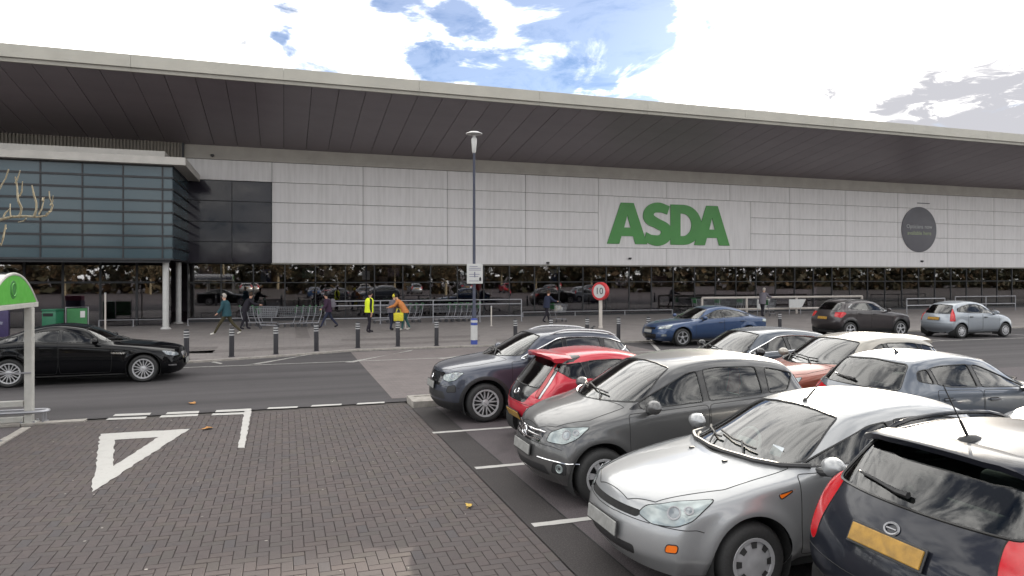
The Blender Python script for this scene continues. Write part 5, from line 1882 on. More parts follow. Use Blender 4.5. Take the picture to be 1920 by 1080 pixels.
    # lobby doors set back under it
    k = 0; x_ = xl
    while x_ < fx - 1.9:
        mb = MB(); mb.box(-.76, .76, -.006, .006, -1.5, 1.5); part('lobby_door_pane', mb, M['shop_glass'], loc=(x_ + .8, -2.0, 1.6))
        m = MB(); m.box(-.05, .05, -.05, .05, -1.6, 1.6); part('mullion', m, M['mullion'], loc=(x_, -2.0, 1.65))
        x_ += 1.62
    t = MB(); t.box(xl, x_ - .8, -2.06, -1.94, 2.2, 2.3); part('transom', t, M['mullion'])
    # --- letters on the face (flat cut shapes)
    def glyph(polys, x, z, s, depth=.05):
        """outer ring and holes, filled and given thickness"""
        bm = bmesh.new(); es = []
        for P in polys:
            vs = [bm.verts.new((x + px * s[0], 0, z + pz * s[1])) for px, pz in P]
            es += [bm.edges.new((vs[k], vs[(k + 1) % len(vs)])) for k in range(len(vs))]
        g = bmesh.ops.triangle_fill(bm, use_beauty=True, use_dissolve=False, edges=es)
        fs = [f for f in g['geom'] if isinstance(f, bmesh.types.BMFace)]
        e = bmesh.ops.extrude_face_region(bm, geom=fs)
        for q in e['geom']:
            if isinstance(q, bmesh.types.BMVert):
                q.co.y -= depth
        bmesh.ops.recalc_face_normals(bm, faces=bm.faces)
        me = bpy.data.meshes.new('letter'); bm.to_mesh(me); bm.free()
        return me
    def arc(cx, cy, rx, ry, a0, a1, n=14):
        return [(cx + rx * math.cos(R(a0 + (a1 - a0) * k / n)), cy + ry * math.sin(R(a0 + (a1 - a0) * k / n))) for k in range(n + 1)]
    A = [[(0, 0), (.34, 1), (.66, 1), (1, 0), (.70, 0), (.645, .19), (.355, .19), (.30, 0)], [(.42, .40), (.58, .40), (.50, .70)]]
    D = [[(0, 0), (0, 1), (.36, 1)] + arc(.36, .5, .52, .5, 88, -88, 18) + [(.36, 0)], [(.28, .22), (.33, .22)] + arc(.34, .5, .25, .28, -86, 86, 14) + [(.28, .78)]]
    So = [(.04, .07)] + arc(.42, .30, .46, .335, 222, 360, 14)[3:] + arc(.42, .30, .46, .31, 0, 62, 8)[1:] + [(.50, .625), (.38, .68)] + arc(.42, .735, .10, .055, 205, 100, 6) + [(.55, .79), (.72, .745), (.80, .95)] + arc(.45, .70, .44, .335, 62, 180, 12) + arc(.45, .69, .44, .28, 180, 235, 6)[1:] + [(.33, .42), (.46, .36)] + arc(.42, .30, .12, .075, 35, -95, 8) + [(.25, .235), (.10, .30)]
    h = 2.72; z0 = 4.70
    sg = tag(link('store_sign', None), 'large green store name letters spelling ASDA on the pale wall', 'sign'); sg.location = (20.05, WALL_Y - .105, 0)
    for nm, P, x_, wd in (('A', A, 0, 2.95), ('S', [So], 2.62, 2.55), ('D', D, 4.72, 2.75), ('A', A, 6.55, 2.85)):
        me = glyph(P, x_, z0, (wd, h)); me.materials.append(M['sign_green'])
        link('letter', me, sg, (0, -.003 if nm == 'S' or x_ > 6 else 0, 0))
    ds = tag(link('round_sign', None), 'dark grey round sign with two lines of small pale text on the wall', 'sign'); ds.location = (46.65, WALL_Y - .11, 6.19)
    t = MB(); t.lathe([(0, -.05), (1.70, -.05), (1.75, -.04), (1.75, 0), (0, 0)], 56, axis='y'); t.obj('disc', M['sign_dark'], ds, smooth=True)
    def text(s, size, x, z, mat, parent, y=-.052, name='lettering', align='CENTER', rot=(R(90), 0, 0), ext=.004):
        cu = bpy.data.curves.new('t', 'FONT'); cu.body = s; cu.size = size; cu.align_x = align; cu.align_y = 'CENTER'; cu.extrude = ext; cu.resolution_u = 3
        o = bpy.data.objects.new('t', cu); COL.objects.link(o)
        dg = bpy.context.evaluated_depsgraph_get(); me = bpy.data.meshes.new_from_object(o.evaluated_get(dg))
        bpy.data.objects.remove(o); bpy.data.curves.remove(cu)
        me.materials.clear(); me.materials.append(mat)
        return link(name, me, parent, (x, y, z), rot)
    globals()['text'] = text
    text('Opticians now', .44, 0, .22, M['sign_pale'], ds)
    text('available here', .44, 0, -.28, M['sign_lime'], ds)
    m = MB(); m.rbox(-.62, .62, -.04, 0, -.03, .03, .01); m.obj('mark', M['sign_dark'], ds, loc=(.45, 0, 2.05))
    return b
# ---------------------------------------------------------------- things in the street
def street_mats():
    M['post_dark'] = plain('dark_blue_post', (.018, .022, .045), .45, 0, .1, 3)
    M['bollard'] = plain('bollard_black', (.013, .012, .016), .5, 0, .15, 6)
    M['band_white'] = plain('reflective_band', (.36, .36, .36), .4)
    M['galv'] = plain('galvanised_steel', (.32, .32, .34), .4, .7, .12, 5)
    M['trolley_wire'] = plain('trolley_wire', (.30, .31, .33), .35, .7, .08)
    M['trolley_green'] = plain('trolley_green', (.025, .14, .042), .5)
    M['trolley_dark'] = plain('trolley_grey_plastic', (.05, .05, .055), .6)
    M['sign_red'] = plain('sign_red', (.45, .02, .025), .4)
    M['sign_white'] = plain('sign_white', (.46, .46, .45), .45, 0, .05)
    M['sign_ink'] = plain('sign_ink', (.015, .015, .018), .5)
    M['sign_grey_ink'] = plain('sign_grey_ink', (.16, .16, .22), .5)
    M['wrap_blue'] = plain('wrap_blue', (.035, .06, .26), .45)
    M['shelter_white'] = plain('shelter_white', (.42, .41, .38), .45, 0, .12, 6)
    M['shelter_green'] = plain('shelter_green', (.085, .36, .045), .45, 0, .10, 4)
    M['shelter_emblem'] = plain('shelter_emblem', (.035, .17, .035), .5)
    M['poly_roof'] = glass('polycarbonate', (.78, .79, .80), .9, .22)
    M['bin_green'] = plain('bin_green', (.009, .11, .052), .45, 0, .1, 6)
    M['purple'] = plain('purple_stand', (.030, .020, .075), .5, 0, .2, 8)
    M['crimson'] = plain('crimson_card', (.22, .02, .07), .5)
    M['post_cream'] = plain('cream_post', (.46, .42, .38), .55)
    t = NT('bark')
    v = t.coord((1, 1, .35)); f = t.noise(v, 30, 6, .7)
    t.set(Base_Color=t.ramp(f, (.3, (.16, .125, .075)), (.55, (.27, .235, .16)), (.8, (.38, .34, .26))), Roughness=.9); t.bump(f, .6, .01)
    M['bark'] = t.m
    M['leaf_orange'] = plain('dry_leaf', (.36, .17, .045), .8, 0, .3, 40)
    M['leaf_yellow'] = plain('yellow_leaf', (.45, .30, .06), .8, 0, .3, 40)


def shelter():
    s = thing('trolley_shelter', 'trolley shelter with curved green end board on white posts', 'shelter', (-4.15, 13.1, 0))
    # arched end board in the plane x = const
    y0, y1, zs, za = -.98, 1.12, 2.07, 2.54
    n = 20
    P = []
    for k in range(n + 1):
        t = k / n; y = lerp(y0, y1, t)
        P.append((y, zs + (za - zs) * (1 - abs(2 * t - 1) ** 2.1)))
    mb = MB()
    k = len(P)
    vs = [(.015, y, z) for y, z in P] + [(-.015, y, z) for y, z in P]
    mb.add(vs, [tuple(range(k)), tuple(range(k, 2 * k))[::-1]] + [(i, (i + 1) % k, k + (i + 1) % k, k + i) for i in range(k)])
    eb = mb.obj('end_board', M['shelter_green'], s)
    e = MB(); e.lathe([(0, .004), (.145, .004), (.15, 0)], 24, axis='x', m=Matrix.Translation((.016, .02, 2.30))); e.obj('emblem', M['shelter_emblem'], eb)
    e = MB()
    e.tube([(.022, .02 + .10 * math.cos(a), 2.30 + .10 * math.sin(a)) for a in np.linspace(0, 6.28, 20)[:-1]], .008, 4, closed=True); e.obj('emblem_ring', M['shelter_green'], eb)
    rim = MB(); rim.tube([(.0, y, z + .012) for y, z in P], .028, 8); rim.obj('roof_rim', M['shelter_white'], s, smooth=True)
    roof = MB()
    L_ = 5.0; vs = []
    for x in (0, -L_):
        vs += [(x, y, z + .02) for y, z in P]
    for x in (0, -L_):
        vs += [(x, y, z + .032) for y, z in P]
    fs = [(i, i + 1, k + i + 1, k + i) for i in range(k - 1)] + [(2 * k + i, 3 * k + i, 3 * k + i + 1, 2 * k + i + 1) for i in range(k - 1)]
    roof.add(vs, fs); roof.obj('roof_sheet', M['poly_roof'], s, smooth=True)
    for q in range(1, 5):
        rb = MB(); rb.tube([(-q * L_ / 4, y, z) for y, z in P], .022, 6); rb.obj('roof_rib', M['shelter_white'], s, smooth=True)
    for y in (y0, y1):
        b = MB(); b.rbox(-L_, .03, y - .05, y + .05, zs - .09, zs + .0, .01); b.obj('gutter_beam', M['shelter_white'], s)
    b = MB(); b.rbox(-.04, .035, y0, y1 - .04, zs - .085, zs - .005, .01); b.obj('end_beam', M['shelter_white'], s)
    for y in (.80, -.86):
        for x in (.0, -L_ / 2, -L_):
            p = MB(); p.rbox(x - .06, x + .06, y - .07, y + .07, .0, zs - .088, .012)
            p.rbox(x - .12, x + .12, y - .12, y + .12, .0, .02, .006)
            p.obj('post', M['shelter_white'], s)
            for q in range(4):
                bt = MB(); bt.lathe([(0, .05), (.018, .048), (.018, .02)], 6, m=Matrix.Translation((x + (.095 if q % 2 else -.095), y + (.095 if q // 2 else -.095), 0))); bt.obj('bolt', M['galv'], s)
    for z, r_ in ((.34, .05), (.07, .045)):
        b = MB(); b.rbox(-L_, -.076, .755, .845, z - r_, z + r_, .01); b.obj('side_rail', M['shelter_white'], s)
    b = MB(); b.rbox(-L_, .06, .69, .70, .86, .885, .004); b.obj('thin_rail', M['galv'], s)
    ps = [(-L_, .68, .20), (.10, .68, .20)] + [(.16 + .13 * math.sin(a), .80 - .12 * math.cos(a), .20) for a in np.linspace(.2, math.pi - .2, 8)] + [(.10, .92, .20), (-L_, .92, .20)]
    b = MB(); b.tube(ps, .026, 8); b.obj('trolley_guard', M['galv'], s, smooth=True)
    for x, y in ((.22, .74), (.22, .88)):
        b = MB(); b.tube([(x, y, 0), (x, y, .20)], .02, 6); b.lathe([(.05, .002), (.05, .016), (0, .018)], 10, m=Matrix.Translation((x, y, 0))); b.obj('guard_foot', M['galv'], s, smooth=True)


def pruned_tree():
    t = thing('pollarded_tree', 'leafless pollarded tree with upright pale stubs reaching in above the shelter', 'tree', (-5.02, 11.5, 0))
    tr = MB(); tr.tube([(0, 0, -.05), (.02, .02, .6), (-.03, 0, 1.6), (-.05, .02, 2.6), (-.08, .05, 3.35), (-.12, .1, 4.6)], [.15, .11, .10, .09, .075, .03], 10)
    tr.obj('trunk', M['bark'], t, smooth=True)
    d = 11.5
    def W(px, py):
        """a point of the crown at the tree's own distance, relative to its foot"""
        r_ = (px - 960) / FPX; dd = 11.9 / (math.cos(YAW) - r_ * math.sin(YAW))
        return Vector((dd * (r_ * math.cos(YAW) + math.sin(YAW)) + 5.02, .4, CAM_H - (py - HOR) * dd / FPX))
    limbs = [
        [(-60, 430), (-20, 420), (0, 412), (24, 407), (50, 406), (70, 407), (85, 404), (92, 396)],
        [(28, 407), (33, 397), (34, 388), (31, 376), (29, 366), (27, 352), (25, 341), (22, 329)],
        [(29, 366), (34, 358), (37, 338)],
        [(26, 343), (31, 333), (37, 319)],
        [(26, 408), (24, 396), (22, 383)], [(13, 408), (16, 400), (24, 393)],
        [(66, 406), (71, 394), (69, 380), (66, 366), (62, 348)],
        [(71, 402), (76, 391), (77, 378), (79, 369)], [(77, 376), (74, 369)],
        [(92, 396), (95, 384), (93, 372), (91, 358)], [(96, 386), (100, 378), (103, 368)],
        [(55, 411), (48, 415), (40, 418)], [(88, 403), (91, 400)],
        [(-30, 420), (-18, 380), (0, 350), (10, 335), (16, 317)],
        [(-40, 440), (-6, 458), (2, 445), (5, 420), (4, 428)],
    ]
    r = random.Random(4)
    for k, Lm in enumerate(limbs):
        P = [W(*p) for p in Lm]
        P = [p + Vector((0, r.uniform(-.05, .05) + .12 * math.sin(k), 0)) for p in P]
        if k in (1, 2, 3, 4, 5, 6, 7, 8, 9, 10, 11):
            pass
        r0 = .026 if k == 0 else .017 if k in (1, 13, 6, 14) else .012
        rad = [lerp(r0, r0 * (.55 if k in (1, 6, 9, 13) else .5), q / (len(P) - 1)) * r.uniform(.85, 1.2) for q in range(len(P))]
        mb = MB(); mb.tube(P, rad, 7); mb.obj('branch', M['bark'], t, smooth=True)


def lamp_post():
    s = thing('lamp_post', 'tall dark blue lamp post with flat disc head in front of the store', 'lamp post', (6.62, 24.55, PAVE_Z))
    p = MB(); p.lathe([(.085, 0), (.085, 1.2), (.06, 1.25), (.046, 7.05), (0, 7.06)], 14); p.obj('pole', M['post_dark'], s, smooth=True)
    h = MB(); h.lathe([(.055, 7.0), (.075, 7.06), (.105, 7.5), (.095, 7.52), (.05, 7.60), (.07, 7.66)], 18); h.obj('lamp_neck', M['white_metal'], s, smooth=True)
    h = MB(); h.lathe([(0, 7.80), (.18, 7.77), (.30, 7.715), (.31, 7.695), (.17, 7.67), (0, 7.66)], 32); h.obj('lamp_disc', M['white_metal'], s, smooth=True)
    # sleeve round the foot
    w = MB(); w.lathe([(.128, .16), (.128, .70)], 20); w.obj('sleeve', M['sign_white'], s, smooth=True)
    w = MB(); w.lathe([(.125, .0), (.125, .158)], 20); w.lathe([(.125, .702), (.125, .93), (.088, .95)], 20); w.obj('sleeve_band', M['wrap_blue'], s, smooth=True)
    r = random.Random(2)
    w = MB(); w.lathe([(.131, .80), (.131, .885)], 10); w.obj('sleeve_mark', M['sign_white'], s)
    n = tag(link('notice_board', None), 'white parking notice board with small print fixed to the lamp post', 'sign'); n.location = (6.62, 24.45, PAVE_Z + 2.58)
    b = MB(); b.rbox(-.30, .30, -.012, .012, -.36, .36, .01); b.obj('board', M['sign_white'], n)
    for z, w_, x in ((.27, .30, -.05), (.20, .44, 0), (.135, .46, 0), (-.02, .40, -.02), (-.10, .34, -.04), (-.26, .36, -.04)):
        q = MB(); q.box(x - w_ / 2, x + w_ / 2, -.016, -.0125, z - .012, z + .012); q.obj('print_line', M['sign_grey_ink'], n)
    q = MB(); q.box(-.03, .015, -.016, -.0125, -.13, .07); q.obj('print_block', M['sign_grey_ink'], n)
    q = MB(); q.prism([(0, 0), (.08, 0), (.08, .10), (.04, .15), (0, .10)], 0, .004, Matrix.Translation((.16, -.0125, -.26)) @ Matrix.Rotation(R(90), 4, 'X')); q.obj('print_block', M['sign_ink'], n)
    q = MB(); q.rbox(-.07, .07, .012, .16, -.02, .02, .005); q.obj('bracket', M['post_dark'], n)


def bollards():
    b = thing('bollard', '', 'bollard')
    p = MB(); p.lathe([(.075, 0), (.075, .86), (.065, .90), (0, .915)], 16); p.obj('post', M['bollard'], b, smooth=40)
    for z in (.66, .74, .82):
        q = MB(); q.lathe([(.0775, z), (.0775, z + .035)], 16); q.obj('reflective_band', M['band_white'], b, smooth=True)
    f = MB(); f.lathe([(.10, .0), (.10, .015), (.076, .02)], 16); f.obj('foot', M['bollard'], b, smooth=40)
    spots = [(-2.74, 22.56, 'bollard at the nose of the long black saloon, first of the row'), (-1.53, 23.01, 'second bollard of the row, below the walker in the teal jacket'), (-.24, 23.36, 'third bollard of the row, below the green trolleys'),
             (1.03, 23.93, 'fourth bollard of the row, left of the walker with the rucksack'), (2.44, 24.54, 'bollard just left of the hi-vis attendant'), (3.85, 24.65, 'bollard in front of the person with the yellow bag'),
             (5.2, 24.45, 'bollard next to the white wrapped foot of the lamp post, on its left'), (8.15, 24.35, 'bollard half hidden by the dark crossover bonnet, right of the lamp post'),
             (9.55, 24.3, 'bollard between the lamp post and the speed sign, behind the dark crossover'), (11.0, 24.25, 'bollard just left of the speed sign, behind the roof rails of the crossover'), (12.3, 24.2, 'bollard just right of the speed sign post'),
             (13.55, 24.1, 'bollard at the nose of the bright blue hatchback'), (20.5, 25.0, 'bollard between the bright blue hatchback and the dark brown crossover'),
             (26.5, 25.0, 'bollard at the nose of the dark brown crossover'), (33.2, 25.0, 'bollard beyond the nose of the pale silver hatchback, rightmost one'), (-5.2, 22.1, 'bollard standing behind the roof of the long black saloon')]
    r = random.Random(9)
    for k, (x, y, lb) in enumerate(spots):
        o = b if k == 0 else copy_tree(b)
        o.location = (x, y, PAVE_Z); o.rotation_euler = (r.uniform(-.012, .012), r.uniform(-.012, .012), 0)
        tag(o, lb, 'bollard', 'black bollards along the pavement')


def speed_sign():
    x, y = 14.5, 30.4
    s = thing('speed_sign', 'red rimmed round ten mile speed sign on a pale post', 'sign', (x, y, PAVE_Z), R(-58))
    p = MB(); p.lathe([(.11, 0), (.11, .08), (.085, .09), (.085, 2.0), (0, 2.01)], 14); p.obj('post', M['post_cream'], s, smooth=40)
    m = Matrix.Translation((0, 0, 1.78))
    f = MB(); f.lathe([(0, .11), (.425, .11), (.44, .09), (.44, -.09), (.425, -.11), (0, -.11)], 36, axis='y', m=m); f.obj('sign_drum', M['sign_red'], s, smooth=40)
    f = MB(); f.lathe([(0, -.116), (.33, -.116), (.33, -.11)], 36, axis='y', m=m); f.obj('sign_face', M['sign_white'], s, smooth=40)
    text('10', .46, 0, 1.78, M['sign_ink'], s, y=-.118, name='numerals', ext=.003)


def rails():
    grp = 'steel guard rails in front of the glazing'
    def rail(label, P, heights, posts, r=.03, mat='galv'):
        o = thing('guard_rail', label, 'guard rail', (P[0][0], P[0][1], PAVE_Z), 0, grp)
        for z in heights:
            t = MB(); t.tube([(x - P[0][0], y - P[0][1], z) for x, y in P], r, 6); t.obj('rail', M[mat], o, smooth=True)
        for x, y in posts:
            t = MB(); t.tube([(x - P[0][0], y - P[0][1], 0), (x - P[0][0], y - P[0][1], heights[0])], r, 6); t.lathe([(.07, 0), (.07, .02), (0, .022)], 8, m=Matrix.Translation((x - P[0][0], y - P[0][1], 0))); t.obj('post', M[mat], o, smooth=True)
    rail('long two-bar trolley guard rail behind the attendant and the shoppers', [(2.0, 36.6), (12.6, 36.6)], (1.22, .98, .32), [(2.0, 36.6), (4.8, 36.6), (7.6, 36.6), (10.2, 36.6), (12.6, 36.6)])
    rail('low single bar rail along the lobby beside the white columns', [(-8.6, 38.6), (-5.6, 38.6)], (.34,), [(-8.6, 38.6), (-7.1, 38.6), (-5.6, 38.6)], .025)
    rail('low single bar rail from the white columns towards the trolleys', [(-4.6, 38.4), (1.0, 38.4)], (.34,), [(-4.6, 38.4), (-2.6, 38.4), (-.6, 38.4), (1.0, 38.4)], .025)
    rail('low rail at the foot of the glazing right of the speed sign', [(14.0, 40.4), (24.5, 40.4)], (.30,), [(14.0, 40.4), (17.5, 40.4), (21, 40.4), (24.5, 40.4)], .03)
    rail('broad pale barrier rail behind the blue hatchback and the brown crossover', [(25.6, 38.6), (38.6, 38.6)], (1.12, .35), [(25.6, 38.6), (29, 38.6), (33, 38.6), (38.6, 38.6)], .075, 'post_cream')
    rail('short looped rail between the brown crossover and the pale silver hatchback', [(39.8, 36.0), (43.2, 36.0)], (1.0, .55), [(39.8, 36.0), (43.2, 36.0)], .04)
    rail('short open rail at the far right behind the pale silver hatchback', [(46, 37.5), (52, 37.5)], (1.05, .5), [(46, 37.5), (49, 37.5), (52, 37.5)], .035)
    for x, y, lb in ((-7.55, 35.0, 'thin pale pole standing by the lobby glazing behind the black saloon'), (5.55, 33.2, 'short pale post on the pavement right of the orange jacketed shopper'), (9.9, 33.4, 'short pale post on the pavement left of the shopper with the trolley')):
        h = 1.75 if x < 0 else 1.0
        o = thing('marker_post', lb, 'post', (x, y, PAVE_Z))
        t = MB(); t.lathe([(.035, 0), (.035, h), (0, h + .01)], 8); t.lathe([(.07, 0), (.07, .02)], 8); t.obj('shaft', M['post_cream'], o, smooth=True)
        t = MB(); t.lathe([(.04, h - .06), (.04, h + .015), (0, h + .02)], 8); t.obj('cap', M['band_white'], o, smooth=True)
    for px, w_, h_, x, y, rz, lb in ((0, 1.0, .62, 29.4, 37.4, .5, 'tilted white panel on a trolley behind the tail of the blue hatchback'), (0, 1.35, .55, 32.4, 37.8, 0, 'white slanted board left of the dark brown crossover')):
        o = thing('white_board', lb, 'board', (x, y, PAVE_Z), 0)
        t = MB(); t.prism([(-w_ / 2, -h_ / 2), (w_ / 2 - .35, -h_ / 2), (w_ / 2, h_ / 2), (-w_ / 2, h_ / 2)], -.02, .02, Matrix.Translation((0, 0, .72)) @ Matrix.Rotation(R(90), 4, 'X')); t.obj('panel', M['sign_white'], o)
        for q in (-w_ / 2 + .05, w_ / 2 - .4):
            t = MB(); t.tube([(q, .03, 0), (q, .03, .7)], .022, 6); t.obj('leg', M['galv'], o)


def trolleys():
    t = thing('shopping_trolley', '', 'trolley')
    w = MB()
    L0, L1, W0, W1, zt, zb = -.42, .48, .27, .22, .98, .55
    def ring(z, f):
        a, b, c = lerp(L0 + .10, L0, f), lerp(L1 - .10, L1, f), 0
        u, v = lerp(W0 - .05, W0, f), lerp(W1 - .05, W1, f)
        return [(a, -u, z), (b, -v, z - .0), (b, v, z), (a, u, z)]
    for k in range(6):
        f = k / 5
        w.tube(ring(lerp(zb, zt, f), f), .007 if 0 < k < 5 else .012, 4, closed=True)
    A, B = ring(zb, 0), ring(zt, 1)
    for e in range(4):
        for k in range(8):
            q = k / 8
            p0 = Vector(A[e]).lerp(Vector(A[(e + 1) % 4]), q); p1 = Vector(B[e]).lerp(Vector(B[(e + 1) % 4]), q)
            w.tube([p0, p1], .005, 3)
    for k in range(1, 8):
        q = k / 8
        w.tube([Vector(A[0]).lerp(Vector(A[1]), q), Vector(A[3]).lerp(Vector(A[2]), q)], .005, 3)
    w.obj('basket', M['trolley_wire'], t)
    c = MB()
    for s_ in (-1, 1):
        c.tube([(L0 - .05, s_ * .26, 1.02), (L0 + .0, s_ * .26, .60), (L0 + .12, s_ * .25, .20), (L1 - .05, s_ * .19, .16)], .015, 6)
    c.tube([(L0 + .12, -.25, .20), (L0 + .12, .25, .20)], .013, 6); c.tube([(L1 - .05, -.19, .16), (L1 - .05, .19, .16)], .013, 6)
    c.obj('chassis', M['galv'], t, smooth=True)
    h = MB(); h.rbox(L0 - .10, L0 - .03, -.28, .28, 1.0, 1.06, .02); h.obj('handle', M['trolley_green'], t, smooth=True)
    h = MB(); h.rbox(L0 + .01, L0 + .05, -.24, .24, .72, .97, .015); h.obj('child_seat', M['trolley_green'], t, smooth=True)
    h = MB(); h.rbox(L1 - .01, L1 + .02, -.2, .2, .86, .99, .01); h.obj('front_plate', M['trolley_dark'], t)
    for x, y in ((L0 + .12, -.24), (L0 + .12, .24), (L1 - .08, -.18), (L1 - .08, .18)):
        q = MB(); q.lathe([(0, -.016), (.055, -.016), (.06, 0), (.055, .016), (0, .016)], 12, axis='y'); q.rbox(-.02, .02, -.024, .024, .0, .13, .008); q.obj('castor', M['trolley_dark'], t, loc=(x, y, .062), smooth=True)
    spots = []
    for k in range(4): spots.append((-1.6 + .30 * k, 37.0, 0, 'trolley number nested in the short file left of the green trolleys'))
    for k in range(5): spots.append((.15 + .30 * k, 36.0, math.pi, 'green handled trolley nested in the file right of the walker in teal'))
    for k in range(6): spots.append((5.0 + .34 * k, 37.4, math.pi, 'trolley nested behind the guard rail near the yellow bag'))
    for k in range(6): spots.append((8.2 + .34 * k, 37.4, math.pi, 'trolley nested behind the guard rail right of the lamp post'))
    for k in range(7): spots.append((26.5 + .9 * k, 40.2, math.pi if k % 2 else 0, 'trolley standing behind the broad pale barrier'))
    pos = ['leftmost of its file', 'second from the left', 'third from the left', 'fourth from the left', 'fifth from the left', 'sixth from the left', 'last at the right']
    files = [(0, 4, 'at the short file left of the green trolleys'), (4, 9, 'in the file beside the walker in teal'), (9, 15, 'behind the guard rail near the yellow bag'), (15, 21, 'behind the guard rail right of the lamp post'), (21, 28, 'behind the broad pale barrier')]
    for a, b, txt in files:
        for k in range(a, b):
            x, y, rz, _ = spots[k]
            o = t if k == 0 else copy_tree(t)
            o.location = (x, y, PAVE_Z); o.rotation_euler = (0, 0, rz + rnd.uniform(-.03, .03))
            tag(o, 'wire trolley %s, %s' % (txt, pos[k - a]), 'trolley', 'wire shopping trolleys in files')
    o = copy_tree(t); o.location = (14.25, 35.2, PAVE_Z); o.rotation_euler = (0, 0, .25)
    tag(o, 'loaded wire trolley pushed by the dark clad shopper left of the speed sign', 'trolley', 'wire shopping trolleys in files')
    o = copy_tree(t); o.location = (-.75, 35.0, PAVE_Z); o.rotation_euler = (0, 0, .1)
    tag(o, 'trolley held by the shopper in black beside the teal jacket', 'trolley', 'wire shopping trolleys in files')
    o = copy_tree(t); o.location = (29.0, 36.4, PAVE_Z); o.rotation_euler = (0, 0, .3)
    tag(o, 'trolley with green seat pushed behind the blue hatchback', 'trolley', 'wire shopping trolleys in files')
    g = thing('shopping_load', 'pale shopping heaped in the loaded trolley left of the speed sign', 'shopping', (14.25, 35.2, PAVE_Z + .6), .25)
    r = random.Random(3)
    for k in range(6):
        q = MB(); q.rbox(-.12, .12, -.1, .1, 0, .22, .05); q.obj('bag', M['sign_white' if k % 2 else 'post_cream'], g, smooth=True, loc=(-.22 + .12 * (k % 4), -.08 + .1 * (k // 3), .05 * (k % 3)), rot=(0, 0, r.uniform(0, 3)))


def bins():
    o = thing('litter_bin', 'bright green litter bin with dark slot by the lobby', 'bin', (-9.35, 34.2, PAVE_Z), -.3)
    b = MB(); b.rbox(-.30, .30, -.28, .28, 0, 1.02, .05); b.obj('body', M['bin_green'], o, smooth=40)
    b = MB(); b.rbox(-.32, .32, -.30, .30, 1.025, 1.10, .04); b.obj('lid', M['bin_green'], o, smooth=40)
    b = MB(); b.rbox(-.24, .18, -.292, -.25, .80, .93, .01); b.obj('slot', M['gap'], o)
    o = thing('poster_frame', 'green framed poster trolley stand right of the litter bin', 'stand', (-8.55, 34.6, PAVE_Z), .1)
    b = MB()
    for p in ([(-.42, 0, .25), (-.42, 0, 1.15), (.42, 0, 1.15), (.42, 0, .25)],):
        b.tube(p, .03, 6, closed=True)
    b.obj('frame', M['galv'], o, smooth=True)
    b = MB(); b.rbox(-.38, .38, -.01, .01, .3, 1.1, .004); b.obj('poster', M['trolley_green'], o)
    b = MB(); b.rbox(.12, .30, -.018, -.012, .7, .98, .002); b.obj('poster_patch', M['sign_white'], o)
    for x in (-.36, .36):
        b = MB(); b.tube([(x, 0, .02), (x, 0, .25)], .025, 6); b.lathe([(0, -.02), (.05, -.02), (.05, .02), (0, .02)], 10, axis='y', m=Matrix.Translation((x, 0, .05))); b.obj('leg', M['galv'], o)
    o = thing('promotion_stand', 'purple promotion stand with crimson header beyond the trolley shelter', 'stand', (-11.15, 33.6, PAVE_Z), .2)
    b = MB(); b.rbox(-.40, .40, -.25, .25, 0, 1.15, .04)
    b.obj('body', M['purple'], o, smooth=40)
    b = MB(); b.rbox(-.46, .40, -.20, .2, 1.152, 1.42, .03); b.obj('header', M['crimson'], o)
    for k, (x, z) in enumerate(((-.1, .9), (.05, .6), (-.05, .35))):
        q = MB(); q.rbox(-.15, .15, -.262, -.252, -.06, .06, .004); q.obj('print_patch', M['sign_grey_ink'], o, loc=(x, 0, z), rot=(0, .2, 0))


# ---------------------------------------------------------------- people
SKIN = plain('skin', (.42, .24, .17), .6)
CLOTH = {}


def cloth(name, col):
    if name not in CLOTH:
        CLOTH[name] = plain('cloth_' + name, col, .85, 0, .18, 25, .3, .2)
    return CLOTH[name]


